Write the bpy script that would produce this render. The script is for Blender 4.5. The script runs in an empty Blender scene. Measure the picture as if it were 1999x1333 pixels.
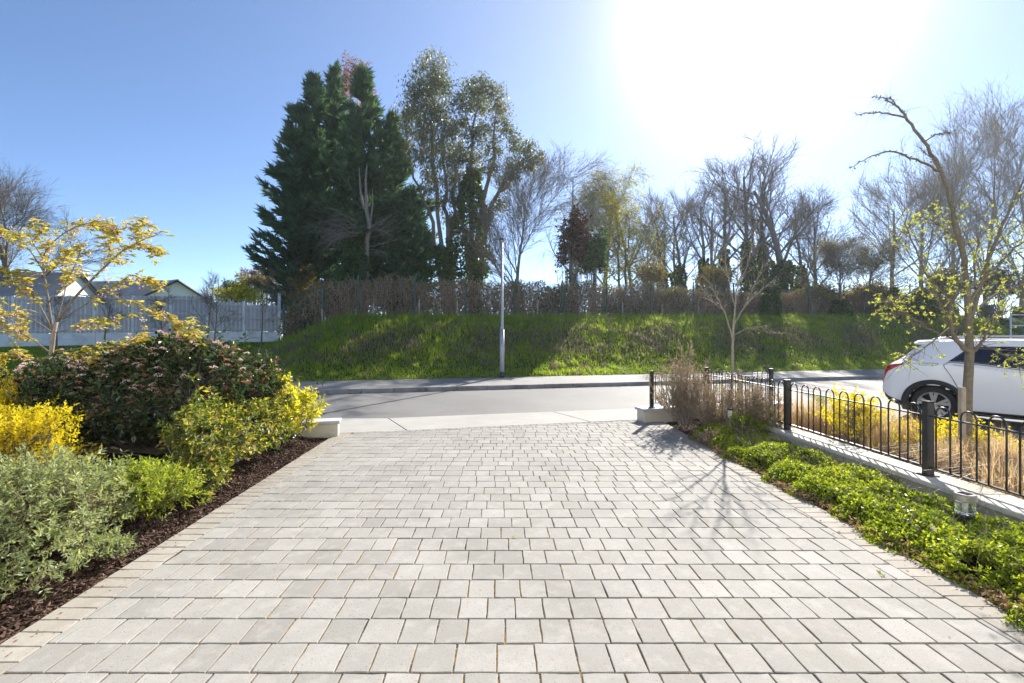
import bpy, math, random
import numpy as np
from mathutils import Vector

# ------------------------------------------------------------------ camera, world, sun, exposure
sc = bpy.context.scene
COL = sc.collection
F, U0, V0, CH = 911.0, 980.0, 656.0, 1.4          # focal length in photo pixels, principal point, camera height
cam = bpy.data.cameras.new('camera')
cam.sensor_width = 36.0
cam.lens = 36.0 * F / 1999.0
cam.shift_x = (999.5 - U0) / 1999.0
cam.shift_y = -(666.5 - V0) / 1999.0
cam.clip_start = 0.05
cam.clip_end = 3000
camo = bpy.data.objects.new('camera', cam)
camo.location = (0, 0, CH)
camo.rotation_euler = (math.pi / 2, 0, 0)
COL.objects.link(camo)
sc.camera = camo

SUN_AZ, SUN_EL = math.radians(28.5), math.radians(32.5)
SD = np.array([math.sin(SUN_AZ) * math.cos(SUN_EL), math.cos(SUN_AZ) * math.cos(SUN_EL), math.sin(SUN_EL)])

world = bpy.data.worlds.new('World')
sc.world = world
world.use_nodes = True
wn, wl = world.node_tree.nodes, world.node_tree.links
wn.clear()
wout = wn.new('ShaderNodeOutputWorld')
wbg = wn.new('ShaderNodeBackground')
sky = wn.new('ShaderNodeTexSky')
sky.sky_type = 'NISHITA'
sky.sun_disc = False
sky.sun_elevation = SUN_EL
sky.sun_rotation = SUN_AZ
sky.altitude = 20
sky.air_density = 0.68
sky.dust_density = 0.02
sky.ozone_density = 3.3
wbg.inputs['Strength'].default_value = 0.08
# forward-scattered glow round the sun, added to the sky all round its true direction
tc = wn.new('ShaderNodeTexCoord')
dot = wn.new('ShaderNodeVectorMath'); dot.operation = 'DOT_PRODUCT'
nrm = wn.new('ShaderNodeVectorMath'); nrm.operation = 'NORMALIZE'
wl.new(tc.outputs['Generated'], nrm.inputs[0])
wl.new(nrm.outputs[0], dot.inputs[0])
dot.inputs[1].default_value = tuple(SD)
clampn = wn.new('ShaderNodeMath'); clampn.operation = 'MAXIMUM'; clampn.inputs[1].default_value = 0.0
wl.new(dot.outputs['Value'], clampn.inputs[0])
prev = None
for power, amount in ((4.0, .8), (15.0, 1.5), (100.0, 12.0)):
    pw = wn.new('ShaderNodeMath'); pw.operation = 'POWER'; pw.inputs[1].default_value = power
    wl.new(clampn.outputs[0], pw.inputs[0])
    ml = wn.new('ShaderNodeMath'); ml.operation = 'MULTIPLY'; ml.inputs[1].default_value = amount
    wl.new(pw.outputs[0], ml.inputs[0])
    if prev is None:
        prev = ml
    else:
        ad = wn.new('ShaderNodeMath'); ad.operation = 'ADD'
        wl.new(prev.outputs[0], ad.inputs[0]); wl.new(ml.outputs[0], ad.inputs[1]); prev = ad
glow = wn.new('ShaderNodeMix'); glow.data_type = 'RGBA'; glow.blend_type = 'MULTIPLY'
glow.inputs[0].default_value = 1.0
glow.inputs[6].default_value = (1.0, 0.88, 0.70, 1)
wl.new(prev.outputs[0], glow.inputs[7])
addc = wn.new('ShaderNodeMix'); addc.data_type = 'RGBA'; addc.blend_type = 'ADD'
addc.inputs[0].default_value = 1.0
wl.new(sky.outputs[0], addc.inputs[6]); wl.new(glow.outputs[2], addc.inputs[7])
wl.new(addc.outputs[2], wbg.inputs['Color'])
wl.new(wbg.outputs[0], wout.inputs['Surface'])

sun = bpy.data.lights.new('sun', 'SUN')
sun.energy = 4.2
sun.angle = math.radians(0.53)
sun.color = (1.0, 0.94, 0.85)
suno = bpy.data.objects.new('sun', sun)
suno.rotation_euler = Vector(-SD).to_track_quat('-Z', 'Y').to_euler()
suno.location = (8, 15, 12)
COL.objects.link(suno)

vs = sc.view_settings
vs.view_transform = 'Standard'
vs.look = 'None'
vs.gamma = 1.0
vs.use_curve_mapping = False
vs.exposure = 1.47

# ------------------------------------------------------------------ helpers
def P(u, v, Y):
    """point at depth Y that the photograph shows at pixel (u, v)"""
    return np.array([(u - U0) / F * Y, Y, CH - (v - V0) / F * Y])
def X(u, Y):
    return (u - U0) / F * Y
def nrmz(a):
    a = np.asarray(a, float)
    n = np.linalg.norm(a, axis=-1, keepdims=True)
    return a / np.maximum(n, 1e-9)
def smooth(a, b, x):
    t = np.clip((x - a) / (b - a), 0, 1)
    return t * t * (3 - 2 * t)

def tag(o, label=None, cat=None, group=None, kind=None):
    if label: o['label'] = label
    if cat: o['category'] = cat
    if group: o['group'] = group
    if kind: o['kind'] = kind
    return o
def thing(name, label, cat, loc=(0, 0, 0), rz=0.0, group=None):
    o = bpy.data.objects.new(name, None)
    o.empty_display_size = 0.2
    o.location = tuple(float(c) for c in loc)
    o.rotation_euler = (0, 0, rz)
    COL.objects.link(o)
    return tag(o, label, cat, group)

def mesh_data(name, V, FS, rnd=None, smooth_=False):
    V = np.asarray(V, np.float32).reshape(-1, 3)
    if not isinstance(FS, (list, tuple)): FS = [FS]
    FS = [np.asarray(f, np.int32) for f in FS if len(f)]
    me = bpy.data.meshes.new(name)
    me.vertices.add(len(V)); me.vertices.foreach_set('co', V.ravel())
    loops = np.concatenate([f.ravel() for f in FS])
    tot = np.concatenate([np.full(len(f), f.shape[1], np.int32) for f in FS])
    start = np.concatenate([[0], np.cumsum(tot)[:-1]]).astype(np.int32)
    me.loops.add(len(loops)); me.loops.foreach_set('vertex_index', loops)
    me.polygons.add(len(tot)); me.polygons.foreach_set('loop_start', start)
    me.polygons.foreach_set('use_smooth', np.full(len(tot), bool(smooth_)))
    if rnd is not None:
        at = me.attributes.new('rnd', 'FLOAT', 'POINT')
        at.data.foreach_set('value', np.asarray(rnd, np.float32))
    me.update(calc_edges=True)
    return me
def link(name, me, mat, parent=None, loc=None):
    o = bpy.data.objects.new(name, me)
    if mat is not None and not me.materials: me.materials.append(mat)
    COL.objects.link(o)
    if loc is not None: o.location = tuple(float(c) for c in loc)
    if parent is not None: o.parent = parent
    return o
def mk(name, V, FS, mat, parent=None, rnd=None, smooth_=False, origin=None):
    """mesh object from WORLD coordinates; below a parent the coordinates are made local to it"""
    V = np.asarray(V, np.float64).reshape(-1, 3).copy()
    if parent is not None:
        V -= np.array(parent_origin(parent))
        o = link(name, mesh_data(name, V, FS, rnd, smooth_), mat, parent)
    else:
        if origin is None:
            origin = np.array([V[:, 0].mean(), V[:, 1].mean(), V[:, 2].min()])
        o = link(name, mesh_data(name, V - origin, FS, rnd, smooth_), mat, None, origin)
    return o
def parent_origin(p):
    l = np.array(p.location)
    while p.parent is not None:
        p = p.parent; l = l + np.array(p.location)
    return l

class MB:
    """collects simple solids of ONE part"""
    def __init__(self): self.v = []; self.f = {}; self.n = 0; self.r = []
    def add(self, V, FS, r=0.5):
        V = np.asarray(V, float).reshape(-1, 3)
        if not isinstance(FS, (list, tuple)) or (len(FS) and np.isscalar(FS[0][0])): FS = [np.asarray(FS)]
        for f in FS:
            f = np.asarray(f, int)
            if len(f): self.f.setdefault(f.shape[1], []).append(f + self.n)
        self.v.append(V); self.n += len(V)
        self.r.append(np.full(len(V), r) if np.isscalar(r) else np.asarray(r))
    def box(self, c, s, rz=0.0, bev=0.0, r=0.5):
        c = np.asarray(c, float); hx, hy, hz = [k / 2 for k in s]
        if bev <= 0:
            V = np.array([[x, y, z] for z in (-hz, hz) for x, y in ((-hx, -hy), (hx, -hy), (hx, hy), (-hx, hy))])
            Q = [[3, 2, 1, 0], [4, 5, 6, 7], [0, 1, 5, 4], [1, 2, 6, 5], [2, 3, 7, 6], [3, 0, 4, 7]]
            FS = [np.array(Q)]
        else:
            b = min(bev, hx * .9, hy * .9, hz * .9)
            ring = []
            for z, i in ((-hz, b), (-hz + b, 0), (hz - b, 0), (hz, b)):
                ax, ay = hx - i, hy - i
                ring += [[-ax + (b - i), -ay, z], [ax - (b - i), -ay, z], [ax, -ay + (b - i), z], [ax, ay - (b - i), z],
                         [ax - (b - i), ay, z], [-ax + (b - i), ay, z], [-ax, ay - (b - i), z], [-ax, -ay + (b - i), z]]
            V = np.array(ring)
            Q = [[k * 8 + j, k * 8 + (j + 1) % 8, (k + 1) * 8 + (j + 1) % 8, (k + 1) * 8 + j] for k in range(3) for j in range(8)]
            FS = [np.array(Q), np.array([[7, 6, 5, 4, 3, 2, 1, 0]]), np.array([[24, 25, 26, 27, 28, 29, 30, 31]])]
        if rz:
            co, si = math.cos(rz), math.sin(rz)
            V = np.stack([V[:, 0] * co - V[:, 1] * si, V[:, 0] * si + V[:, 1] * co, V[:, 2]], 1)
        self.add(V + c, FS, r)
    def tube(self, pts, rad, sides=6, cap=True, r=0.5):
        V, Q, caps = tube_path(pts, rad, sides)
        FS = [Q] + ([caps] if cap else [])
        self.add(V, FS, r)
    def build(self, name, mat, parent=None, smooth_=False, origin=None, kind=None):
        V = np.concatenate(self.v); FS = [np.concatenate(x) for x in self.f.values()]
        o = mk(name, V, FS, mat, parent, np.concatenate(self.r), smooth_, origin)
        if kind: o['kind'] = kind
        return o

def frames(T):
    T = nrmz(T)
    ref = np.where(np.abs(T[:, 2:3]) > 0.92, np.array([[1., 0, 0]]), np.array([[0, 0, 1.]]))
    A = nrmz(np.cross(ref, T)); B = np.cross(T, A)
    return A, B
def tube_path(pts, rad, sides=6):
    pts = np.asarray(pts, float); n = len(pts)
    rad = np.full(n, rad) if np.isscalar(rad) else np.asarray(rad, float)
    T = np.gradient(pts, axis=0)
    A, B = frames(T)
    for i in range(1, n):                       # keep the frame from flipping
        a = A[i - 1] - T[i] / max(np.linalg.norm(T[i]), 1e-9) * np.dot(A[i - 1], T[i]) / max(np.linalg.norm(T[i]), 1e-9)
        if np.linalg.norm(a) > 1e-6:
            A[i] = a / np.linalg.norm(a); B[i] = np.cross(T[i] / np.linalg.norm(T[i]), A[i])
    ang = np.arange(sides) * 2 * math.pi / sides
    V = (pts[:, None, :] + rad[:, None, None] * (np.cos(ang)[None, :, None] * A[:, None, :] + np.sin(ang)[None, :, None] * B[:, None, :])).reshape(-1, 3)
    i = np.arange(n - 1)[:, None] * sides; j = np.arange(sides)[None, :]; j2 = (j + 1) % sides
    Q = np.stack([i + j, i + j2, i + sides + j2, i + sides + j], -1).reshape(-1, 4)
    caps = np.array([list(range(sides))[::-1], [(n - 1) * sides + k for k in range(sides)]])
    return V, Q, caps
def seg_tubes(p0, p1, r0, r1, sides=3):
    p0 = np.asarray(p0, float); p1 = np.asarray(p1, float); n = len(p0)
    A, B = frames(p1 - p0)
    ang = np.arange(sides) * 2 * math.pi / sides
    c = np.cos(ang)[None, :, None] * A[:, None, :] + np.sin(ang)[None, :, None] * B[:, None, :]
    V = np.concatenate([p0[:, None, :] + np.asarray(r0)[:, None, None] * c, p1[:, None, :] + np.asarray(r1)[:, None, None] * c], 1).reshape(-1, 3)
    i = np.arange(n)[:, None] * 2 * sides; j = np.arange(sides)[None, :]; j2 = (j + 1) % sides
    Q = np.stack([i + j, i + j2, i + sides + j2, i + sides + j], -1).reshape(-1, 4)
    return V, Q
def leaf_mesh(pos, dirs, length, width, rng, fold=0.25, roll=None):
    """one folded kite of two triangles per leaf"""
    pos = np.asarray(pos, float); n = len(pos); dirs = nrmz(dirs)
    length = np.broadcast_to(np.asarray(length, float), (n,)); width = np.broadcast_to(np.asarray(width, float), (n,))
    A, B = frames(dirs)
    a = rng.uniform(0, 2 * math.pi, n) if roll is None else rng.normal(0, roll, n)
    S = np.cos(a)[:, None] * A + np.sin(a)[:, None] * B
    N = np.cross(dirs, S)
    mid = pos + dirs * (length * .48)[:, None] + N * (width * fold)[:, None]
    tip = pos + dirs * length[:, None]
    V = np.stack([pos, mid + S * (width * .5)[:, None], tip, mid - S * (width * .5)[:, None]], 1).reshape(-1, 3)
    i = np.arange(n) * 4
    T = np.concatenate([np.stack([i, i + 1, i + 2], 1), np.stack([i, i + 2, i + 3], 1)])
    return V, T
def rand_dirs(rng, n):
    return nrmz(rng.normal(size=(n, 3)))

# ------------------------------------------------------------------ materials
MAT = {}
def new_mat(name):
    m = bpy.data.materials.new(name); m.use_nodes = True
    nt = m.node_tree; nt.nodes.clear()
    out = nt.nodes.new('ShaderNodeOutputMaterial')
    MAT[name] = m
    return m, nt, out
def ramp(nt, cols, fac):
    r = nt.nodes.new('ShaderNodeValToRGB')
    el = r.color_ramp.elements
    while len(el) < len(cols): el.new(0.5)
    for i, c in enumerate(cols):
        el[i].position = i / max(1, len(cols) - 1); el[i].color = (*c, 1)
    nt.links.new(fac, r.inputs[0])
    return r.outputs[0]
def noise(nt, scale, detail=4.0, rough=.6, vec=None, dist=0.0):
    n = nt.nodes.new('ShaderNodeTexNoise')
    n.inputs['Scale'].default_value = scale; n.inputs['Detail'].default_value = detail
    n.inputs['Roughness'].default_value = rough; n.inputs['Distortion'].default_value = dist
    if vec is None:
        g = nt.nodes.new('ShaderNodeNewGeometry'); vec = g.outputs['Position']
    nt.links.new(vec, n.inputs['Vector'])
    return n.outputs[0]
def mixc(nt, a, b, fac, mode='MIX'):
    m = nt.nodes.new('ShaderNodeMix'); m.data_type = 'RGBA'; m.blend_type = mode
    for s, k in ((a, 6), (b, 7), (fac, 0)):
        if hasattr(s, 'is_linked') or hasattr(s, 'links'): nt.links.new(s, m.inputs[k])
        elif k == 0: m.inputs[k].default_value = s
        else: m.inputs[k].default_value = (*s, 1)
    return m.outputs[2]
def maprange(nt, val, a, b, c=0.0, d=1.0):
    m = nt.nodes.new('ShaderNodeMapRange')
    for i, x in enumerate((a, b, c, d)): m.inputs[i + 1].default_value = x
    nt.links.new(val, m.inputs[0])
    return m.outputs[0]
def attr(nt, name='rnd'):
    a = nt.nodes.new('ShaderNodeAttribute'); a.attribute_name = name
    return a.outputs['Fac']
def principled(nt, out, col, rough=.8, spec=.3, metal=0.0, bump=None, bstr=.3, bdist=.01):
    b = nt.nodes.new('ShaderNodeBsdfPrincipled')
    if isinstance(col, tuple): b.inputs['Base Color'].default_value = (*col, 1)
    else: nt.links.new(col, b.inputs['Base Color'])
    if isinstance(rough, (int, float)): b.inputs['Roughness'].default_value = rough
    else: nt.links.new(rough, b.inputs['Roughness'])
    b.inputs['Specular IOR Level'].default_value = spec
    b.inputs['Metallic'].default_value = metal
    if bump is not None:
        bn = nt.nodes.new('ShaderNodeBump'); bn.inputs['Strength'].default_value = bstr; bn.inputs['Distance'].default_value = bdist
        nt.links.new(bump, bn.inputs['Height']); nt.links.new(bn.outputs[0], b.inputs['Normal'])
    nt.links.new(b.outputs[0], out.inputs['Surface'])
    return b
def noisy(name, c1, c2, scale=8.0, rough=.85, spec=.25, bstr=.3, bscale=None, metal=0.0, c3=None, scale3=1.0):
    m, nt, out = new_mat(name)
    f = maprange(nt, noise(nt, scale, 6), .3, .7)
    c = mixc(nt, c1, c2, f)
    if c3 is not None:
        c = mixc(nt, c, c3, maprange(nt, noise(nt, scale3, 4), .5, .72))
    principled(nt, out, c, rough, spec, metal, noise(nt, bscale or scale * 6, 5), bstr)
    return m
def leafmat(name, cols, transl=.45, rough=.5, spec=.35, tint=(1.25, 1.2, .55), vary=0.0):
    m, nt, out = new_mat(name)
    c = ramp(nt, [tuple(min(.85, k * 1.3) for k in q_) for q_ in cols], attr(nt))
    if vary:
        c = mixc(nt, c, (0, 0, 0), maprange(nt, noise(nt, vary, 2), .45, .75, 0, .35))
    b = nt.nodes.new('ShaderNodeBsdfPrincipled')
    nt.links.new(c, b.inputs['Base Color'])
    b.inputs['Roughness'].default_value = rough; b.inputs['Specular IOR Level'].default_value = spec
    t = nt.nodes.new('ShaderNodeBsdfTranslucent')
    nt.links.new(mixc(nt, c, tint, 1.0, 'MULTIPLY'), t.inputs['Color'])
    mx = nt.nodes.new('ShaderNodeMixShader'); mx.inputs[0].default_value = transl
    nt.links.new(b.outputs[0], mx.inputs[1]); nt.links.new(t.outputs[0], mx.inputs[2])
    nt.links.new(mx.outputs[0], out.inputs['Surface'])
    return m

# ------------------------------------------------------------------ materials of the setting
def paver_mat(name, c1, c2, stain, stain_amt=.5):
    m, nt, out = new_mat(name)
    base = ramp(nt, [c1, tuple((a + b) / 2 for a, b in zip(c1, c2)), c2], attr(nt))
    sp = maprange(nt, noise(nt, 260, 2, .7), .30, .70)
    base = mixc(nt, base, tuple(a * .72 for a in c1), mixf(nt, sp, .55))
    pit = maprange(nt, noise(nt, 95, 2, .5), .63, .70)
    base = mixc(nt, base, tuple(a * .45 for a in c1), mixf(nt, pit, .6))
    blot = maprange(nt, noise(nt, 2.2, 5, .65), .46, .75)
    base = mixc(nt, base, stain, mixf(nt, blot, stain_amt))
    base = mixc(nt, base, tuple(a * .78 for a in c1), mixf(nt, maprange(nt, noise(nt, .55, 3, .5), .48, .68), .6))
    streak = maprange(nt, noise(nt, 9, 4, .7), .5, .8)
    base = mixc(nt, base, tuple(min(1, a * 1.18) for a in c2), mixf(nt, streak, .45))
    principled(nt, out, base, .82, .25, 0, noise(nt, 180, 4), .35, .004)
    return m
def mixf(nt, sock, k):
    m = nt.nodes.new('ShaderNodeMath'); m.operation = 'MULTIPLY'; m.inputs[1].default_value = k
    nt.links.new(sock, m.inputs[0]); return m.outputs[0]

paver_mat('paver', (.262, .252, .232), (.375, .363, .338), (.21, .202, .172), .6)
paver_mat('edging', (.295, .272, .238), (.395, .367, .322), (.235, .215, .18), .5)

def joint_mat():
    m, nt, out = new_mat('joint')
    big = maprange(nt, noise(nt, .9, 4, .6), .40, .52)
    fine = maprange(nt, noise(nt, 22, 4, .7), .36, .60)
    mm = nt.nodes.new('ShaderNodeMath'); mm.operation = 'MULTIPLY'
    nt.links.new(big, mm.inputs[0]); nt.links.new(fine, mm.inputs[1])
    c = mixc(nt, (.05, .044, .037), (.30, .20, .06), mm.outputs[0])
    c = mixc(nt, c, (.24, .23, .21), maprange(nt, noise(nt, 60, 3), .58, .66))
    principled(nt, out, c, .95, .1, 0, noise(nt, 150, 3), .6, .01)
joint_mat()

def asphalt_mat(name, c1, c2):
    m, nt, out = new_mat(name)
    f = maprange(nt, noise(nt, .5, 5, .6), .35, .7)
    c = mixc(nt, c1, c2, f)
    g = maprange(nt, noise(nt, 120, 3, .7), .35, .7)
    c = mixc(nt, c, tuple(k * .55 for k in c1), mixf(nt, g, .6))
    c = mixc(nt, c, tuple(k * .6 for k in c1), mixf(nt, maprange(nt, noise(nt, 3.5, 3, .5, None, 2.0), .62, .7), .35))
    principled(nt, out, c, .75, .3, 0, noise(nt, 160, 4), .5, .006)
asphalt_mat('asphalt', (.165, .163, .16), (.215, .212, .206))
asphalt_mat('pavement_tar', (.24, .235, .225), (.31, .305, .29))

m, nt, out = new_mat('concrete')
c = mixc(nt, (.285, .275, .255), (.36, .35, .325), maprange(nt, noise(nt, 1.3, 6, .65), .3, .7))
c = mixc(nt, c, (.22, .21, .185), maprange(nt, noise(nt, 4, 5, .7), .55, .8))
c = mixc(nt, c, (.42, .41, .39), mixf(nt, maprange(nt, noise(nt, 140, 3), .4, .7), .4))
principled(nt, out, c, .85, .2, 0, noise(nt, 90, 4), .25, .004)
noisy('kerb', (.24, .235, .225), (.36, .35, .33), 3.0, .9, .2, .4, 60, c3=(.16, .15, .14), scale3=1.4)
m, nt, out = new_mat('render_cream')
c = mixc(nt, (.52, .49, .40), (.62, .59, .50), maprange(nt, noise(nt, 2.5, 5), .3, .7))
c = mixc(nt, c, (.34, .31, .24), mixf(nt, maprange(nt, noise(nt, 5, 6, .75), .55, .8), .8))
principled(nt, out, c, .9, .15, 0, noise(nt, 120, 4), .3, .004)
noisy('wall_cap', (.50, .48, .42), (.63, .61, .55), 2.0, .85, .2, .25, 80, c3=(.36, .34, .28), scale3=3.0)
noisy('slate_cap', (.42, .43, .45), (.52, .53, .55), 3.0, .6, .35, .15, 60)
noisy('black_paint', (.012, .013, .016), (.022, .023, .027), 9.0, .42, .5, .08, 120, c3=(.05, .045, .04), scale3=11.0)
m, nt, out = new_mat('soil')
c = mixc(nt, (.040, .027, .019), (.085, .058, .041), maprange(nt, noise(nt, 18, 6, .7), .3, .7))
principled(nt, out, c, .95, .1, 0, noise(nt, 45, 6, .75), 1.0, .03)
m, nt, out = new_mat('bark')
c = ramp(nt, [(.030, .018, .013), (.060, .036, .026), (.10, .062, .046), (.17, .115, .09)], attr(nt))
principled(nt, out, c, .9, .15, 0, noise(nt, 120, 3), .5, .004)
m, nt, out = new_mat('turf')
c = mixc(nt, (.045, .085, .018), (.09, .14, .03), maprange(nt, noise(nt, 1.1, 6, .65), .3, .7))
c = mixc(nt, c, (.17, .15, .085), mixf(nt, maprange(nt, noise(nt, .55, 5, .7), .54, .7), .7))
principled(nt, out, c, .95, .1, 0, noise(nt, 14, 6, .8), 1.0, .10)

# ------------------------------------------------------------------ road frame: s runs along the road, d across it (0 = far kerb)
A0 = math.radians(13.5)
E = np.array([math.cos(A0), math.sin(A0)]); N2 = np.array([-math.sin(A0), math.cos(A0)]); O2 = np.array([0.0, 14.2])
def SDxy(s, d):
    s = np.asarray(s, float); d = np.asarray(d, float)
    return O2[0] + s * E[0] + d * N2[0], O2[1] + s * E[1] + d * N2[1]
def xy_sd(x, y):
    dx, dy = np.asarray(x, float) - O2[0], np.asarray(y, float) - O2[1]
    return dx * E[0] + dy * E[1], dx * N2[0] + dy * N2[1]
ROAD_Z, D_GRASS, D_NEAR, D_DRIVE = -0.22, 2.43, -4.42, -6.35
def bumps(x, y, k, seed=0):
    o = 0
    for i in range(5):
        a = seed * 1.7 + i * 2.4; w = k * (1 + .45 * i)
        o = o + np.sin(x * w * math.cos(a) + y * w * math.sin(a) + a * 3.1) / (1 + .5 * i)
    return o / 3.0
def gz(x, y):
    """height of the far ground (lawn at the left, steep bank at the right)"""
    s, d = xy_sd(x, y)
    e = d - D_GRASS
    b = smooth(-9.6, -4.6, s + .12 * bumps(x, y, .8, 2))
    bank = -0.09 + 2.28 * (0.35 * np.clip(e / 5.2, 0, 1) + 0.65 * smooth(0.15, 5.4, e)) + .012 * np.clip(s, 0, 30) * smooth(1, 5, e)
    lawn = -0.09 + 1.17 * np.clip(e / 9.6, 0, 1) - .02 * np.clip(-10 - s, 0, 20) * smooth(0, 9, e)
    z = bank * b + lawn * (1 - b)
    rough = smooth(.4, 2.0, e) * (.05 * bumps(x, y, 1.3, 1) + .035 * bumps(x, y, 3.7, 4)) * b + smooth(.4, 2, e) * .015 * bumps(x, y, 1.1, 3)
    z = z + rough
    return np.where(e < 0, -0.42, z)

def sheet(name, poly, z, mat, kind='structure', thick=0.0):
    poly = np.asarray(poly, float); n = len(poly)
    zz = np.broadcast_to(np.asarray(z, float), (n,))
    V = np.column_stack([poly, zz])
    o = mk(name, V, [np.arange(n)[None, :]], mat)
    if kind: o['kind'] = kind
    return o

# ground: one sheet out to the horizon
def axis(parts):
    a = np.concatenate([np.arange(lo, hi, st) for lo, hi, st in parts]); return np.unique(np.round(a, 4))
sx = axis([(-700, -100, 60), (-100, -40, 8), (-40, -22, 1.5), (-22, 34, .3), (34, 60, 2), (60, 120, 10), (120, 760, 60)])
dx = axis([(-300, -60, 40), (-60, -10, 8), (-10, 2.0, 2), (2.40, 2.42, .02), (2.44, 13, .25), (13, 40, 2), (40, 120, 10), (120, 1200, 90)])
SS, DD = np.meshgrid(sx, dx)
gx, gy = SDxy(SS, DD)
V = np.stack([gx, gy, gz(gx, gy)], -1).reshape(-1, 3)
nx, ny = len(sx), len(dx)
i = (np.arange(ny - 1)[:, None] * nx + np.arange(nx - 1)[None, :]).ravel()
ground = mk('ground', V, [np.stack([i, i + 1, i + nx + 1, i + nx], 1)], MAT['turf'], smooth_=True, origin=np.zeros(3))
tag(ground, 'green grass ground with a steep bank across the road', 'ground', kind='structure')

# road: the lane plus the side road at the right where the car stands
def q(s, d): return [float(c) for c in SDxy(s, d)]
road = sheet('road', [q(-70, D_NEAR), q(5.95, D_NEAR), [5.45, 8.2], [5.30, 5.0], [5.2, -6], [60, -6], q(75, D_NEAR), q(75, 0), q(-70, 0)], ROAD_Z, MAT['asphalt'])
tag(road, 'grey asphalt road running across in front of the driveway', 'road', kind='structure')

# pavement on the far side, with its kerb
pv = MB()
s_ = np.linspace(-70, 75, 146)
def strip(mb, s, prof):
    """prof: list of (d, z) swept along s"""
    k = len(prof); V = []
    for d, z in prof:
        x, y = SDxy(s, np.full_like(s, d)); V.append(np.stack([x, y, np.full_like(s, z)], 1))
    V = np.stack(V, 1).reshape(-1, 3); n = len(s)
    i = np.arange(n - 1)[:, None] * k + np.arange(k - 1)[None, :]
    mb.add(V, [np.stack([i, i + k, i + k + 1, i + 1], -1).reshape(-1, 4)])
strip(pv, s_, [(.128, -.104), (D_GRASS - .02, -.07), (D_GRASS - .02, -.2)])
pavement = pv.build('pavement', MAT['pavement_tar'])
tag(pavement, 'tarmac pavement on the far side of the road', 'pavement', kind='structure')
# kerb stones one by one where they can be told apart, a joined run beyond
kb_me = None
rng = np.random.default_rng(3)
k = MB(); k.box((0, 0, 0), (.905, .125, .26), 0, .014)
Vk = np.concatenate(k.v); kb_me = mesh_data('kerb_stone', Vk, [np.concatenate(x) for x in k.f.values()])
kb_me.materials.append(MAT['kerb'])
for j in range(-14, 30):
    x, y = SDxy(j * .915, .063)
    o = link('kerb_stone', kb_me, None, pavement)
    o.location = (x - pavement.location.x, y - pavement.location.y, -.098 - .13 - pavement.location.z + rng.normal(0, .0025))
    o.rotation_euler = (0, 0, A0 + rng.normal(0, .002))
k = MB()
for a, b in ((-70, -14 * .915 - .47), (29 * .915 + .47, 75)):
    x, y = SDxy((a + b) / 2, .063); k.box((x, y, -.228), (b - a, .125, .26), A0, .01)
k.build('kerb_run', MAT['kerb'], pavement)
# channel of slightly darker grit against the kerb
# near footpath: concrete slabs, each its own piece, on a bed
fx = [-70, -30, -14, -9.0, -5.9, -3.35, 0.05, 3.1, 5.9]
fp = sheet('footpath', [q(-70, D_DRIVE + .01), q(5.9, D_DRIVE + .01), q(5.9, D_NEAR - .01), q(-70, D_NEAR - .01)], -.262, MAT['joint'])
tag(fp, 'pale concrete footpath between driveway and road', 'footpath', kind='structure')
for a, b in zip(fx[:-1], fx[1:]):
    mb = MB(); g = .007
    inn, outz = -.083, ROAD_Z + .012
    sl = [(a + g, D_DRIVE + .004), (b - g, D_DRIVE + .004), (b - g, D_NEAR), (a + g, D_NEAR)]
    if a == -3.35: sl = [(-3.05, D_DRIVE + .004), (b - g, D_DRIVE + .004), (b - g, D_NEAR), (a + g, D_NEAR)]
    if b == -3.35: sl = [(a + g, D_DRIVE + .004), (-3.05 - 2 * g, D_DRIVE + .004), (b - g, D_NEAR), (a + g, D_NEAR)]
    zs = [inn, inn, outz, outz]
    if not (-3.4 < a < 3.0):                      # beyond the dropped kerb the path keeps its height
        zs = [inn, inn, -.115, -.115]
    if b == -3.35: zs[2] = outz
    if a == 3.1: zs[3] = outz
    top = [[*q(s, d), z] for (s, d), z in zip(sl, zs)]
    c = np.mean(top, 0)
    ins = [[c[0] + (p[0] - c[0]) * .997, c[1] + (p[1] - c[1]) * .994, p[2] + .006] for p in top]
    bot = [[p[0], p[1], -.4] for p in top]
    V = np.array(bot + top + ins)
    Q = [[j, (j + 1) % 4, 4 + (j + 1) % 4, 4 + j] for j in range(4)] + [[4 + j, 4 + (j + 1) % 4, 8 + (j + 1) % 4, 8 + j] for j in range(4)] + [[8, 9, 10, 11]]
    mb.add(V, [np.array(Q)])
    mb.build('concrete_slab', MAT['concrete'], fp)

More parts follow.
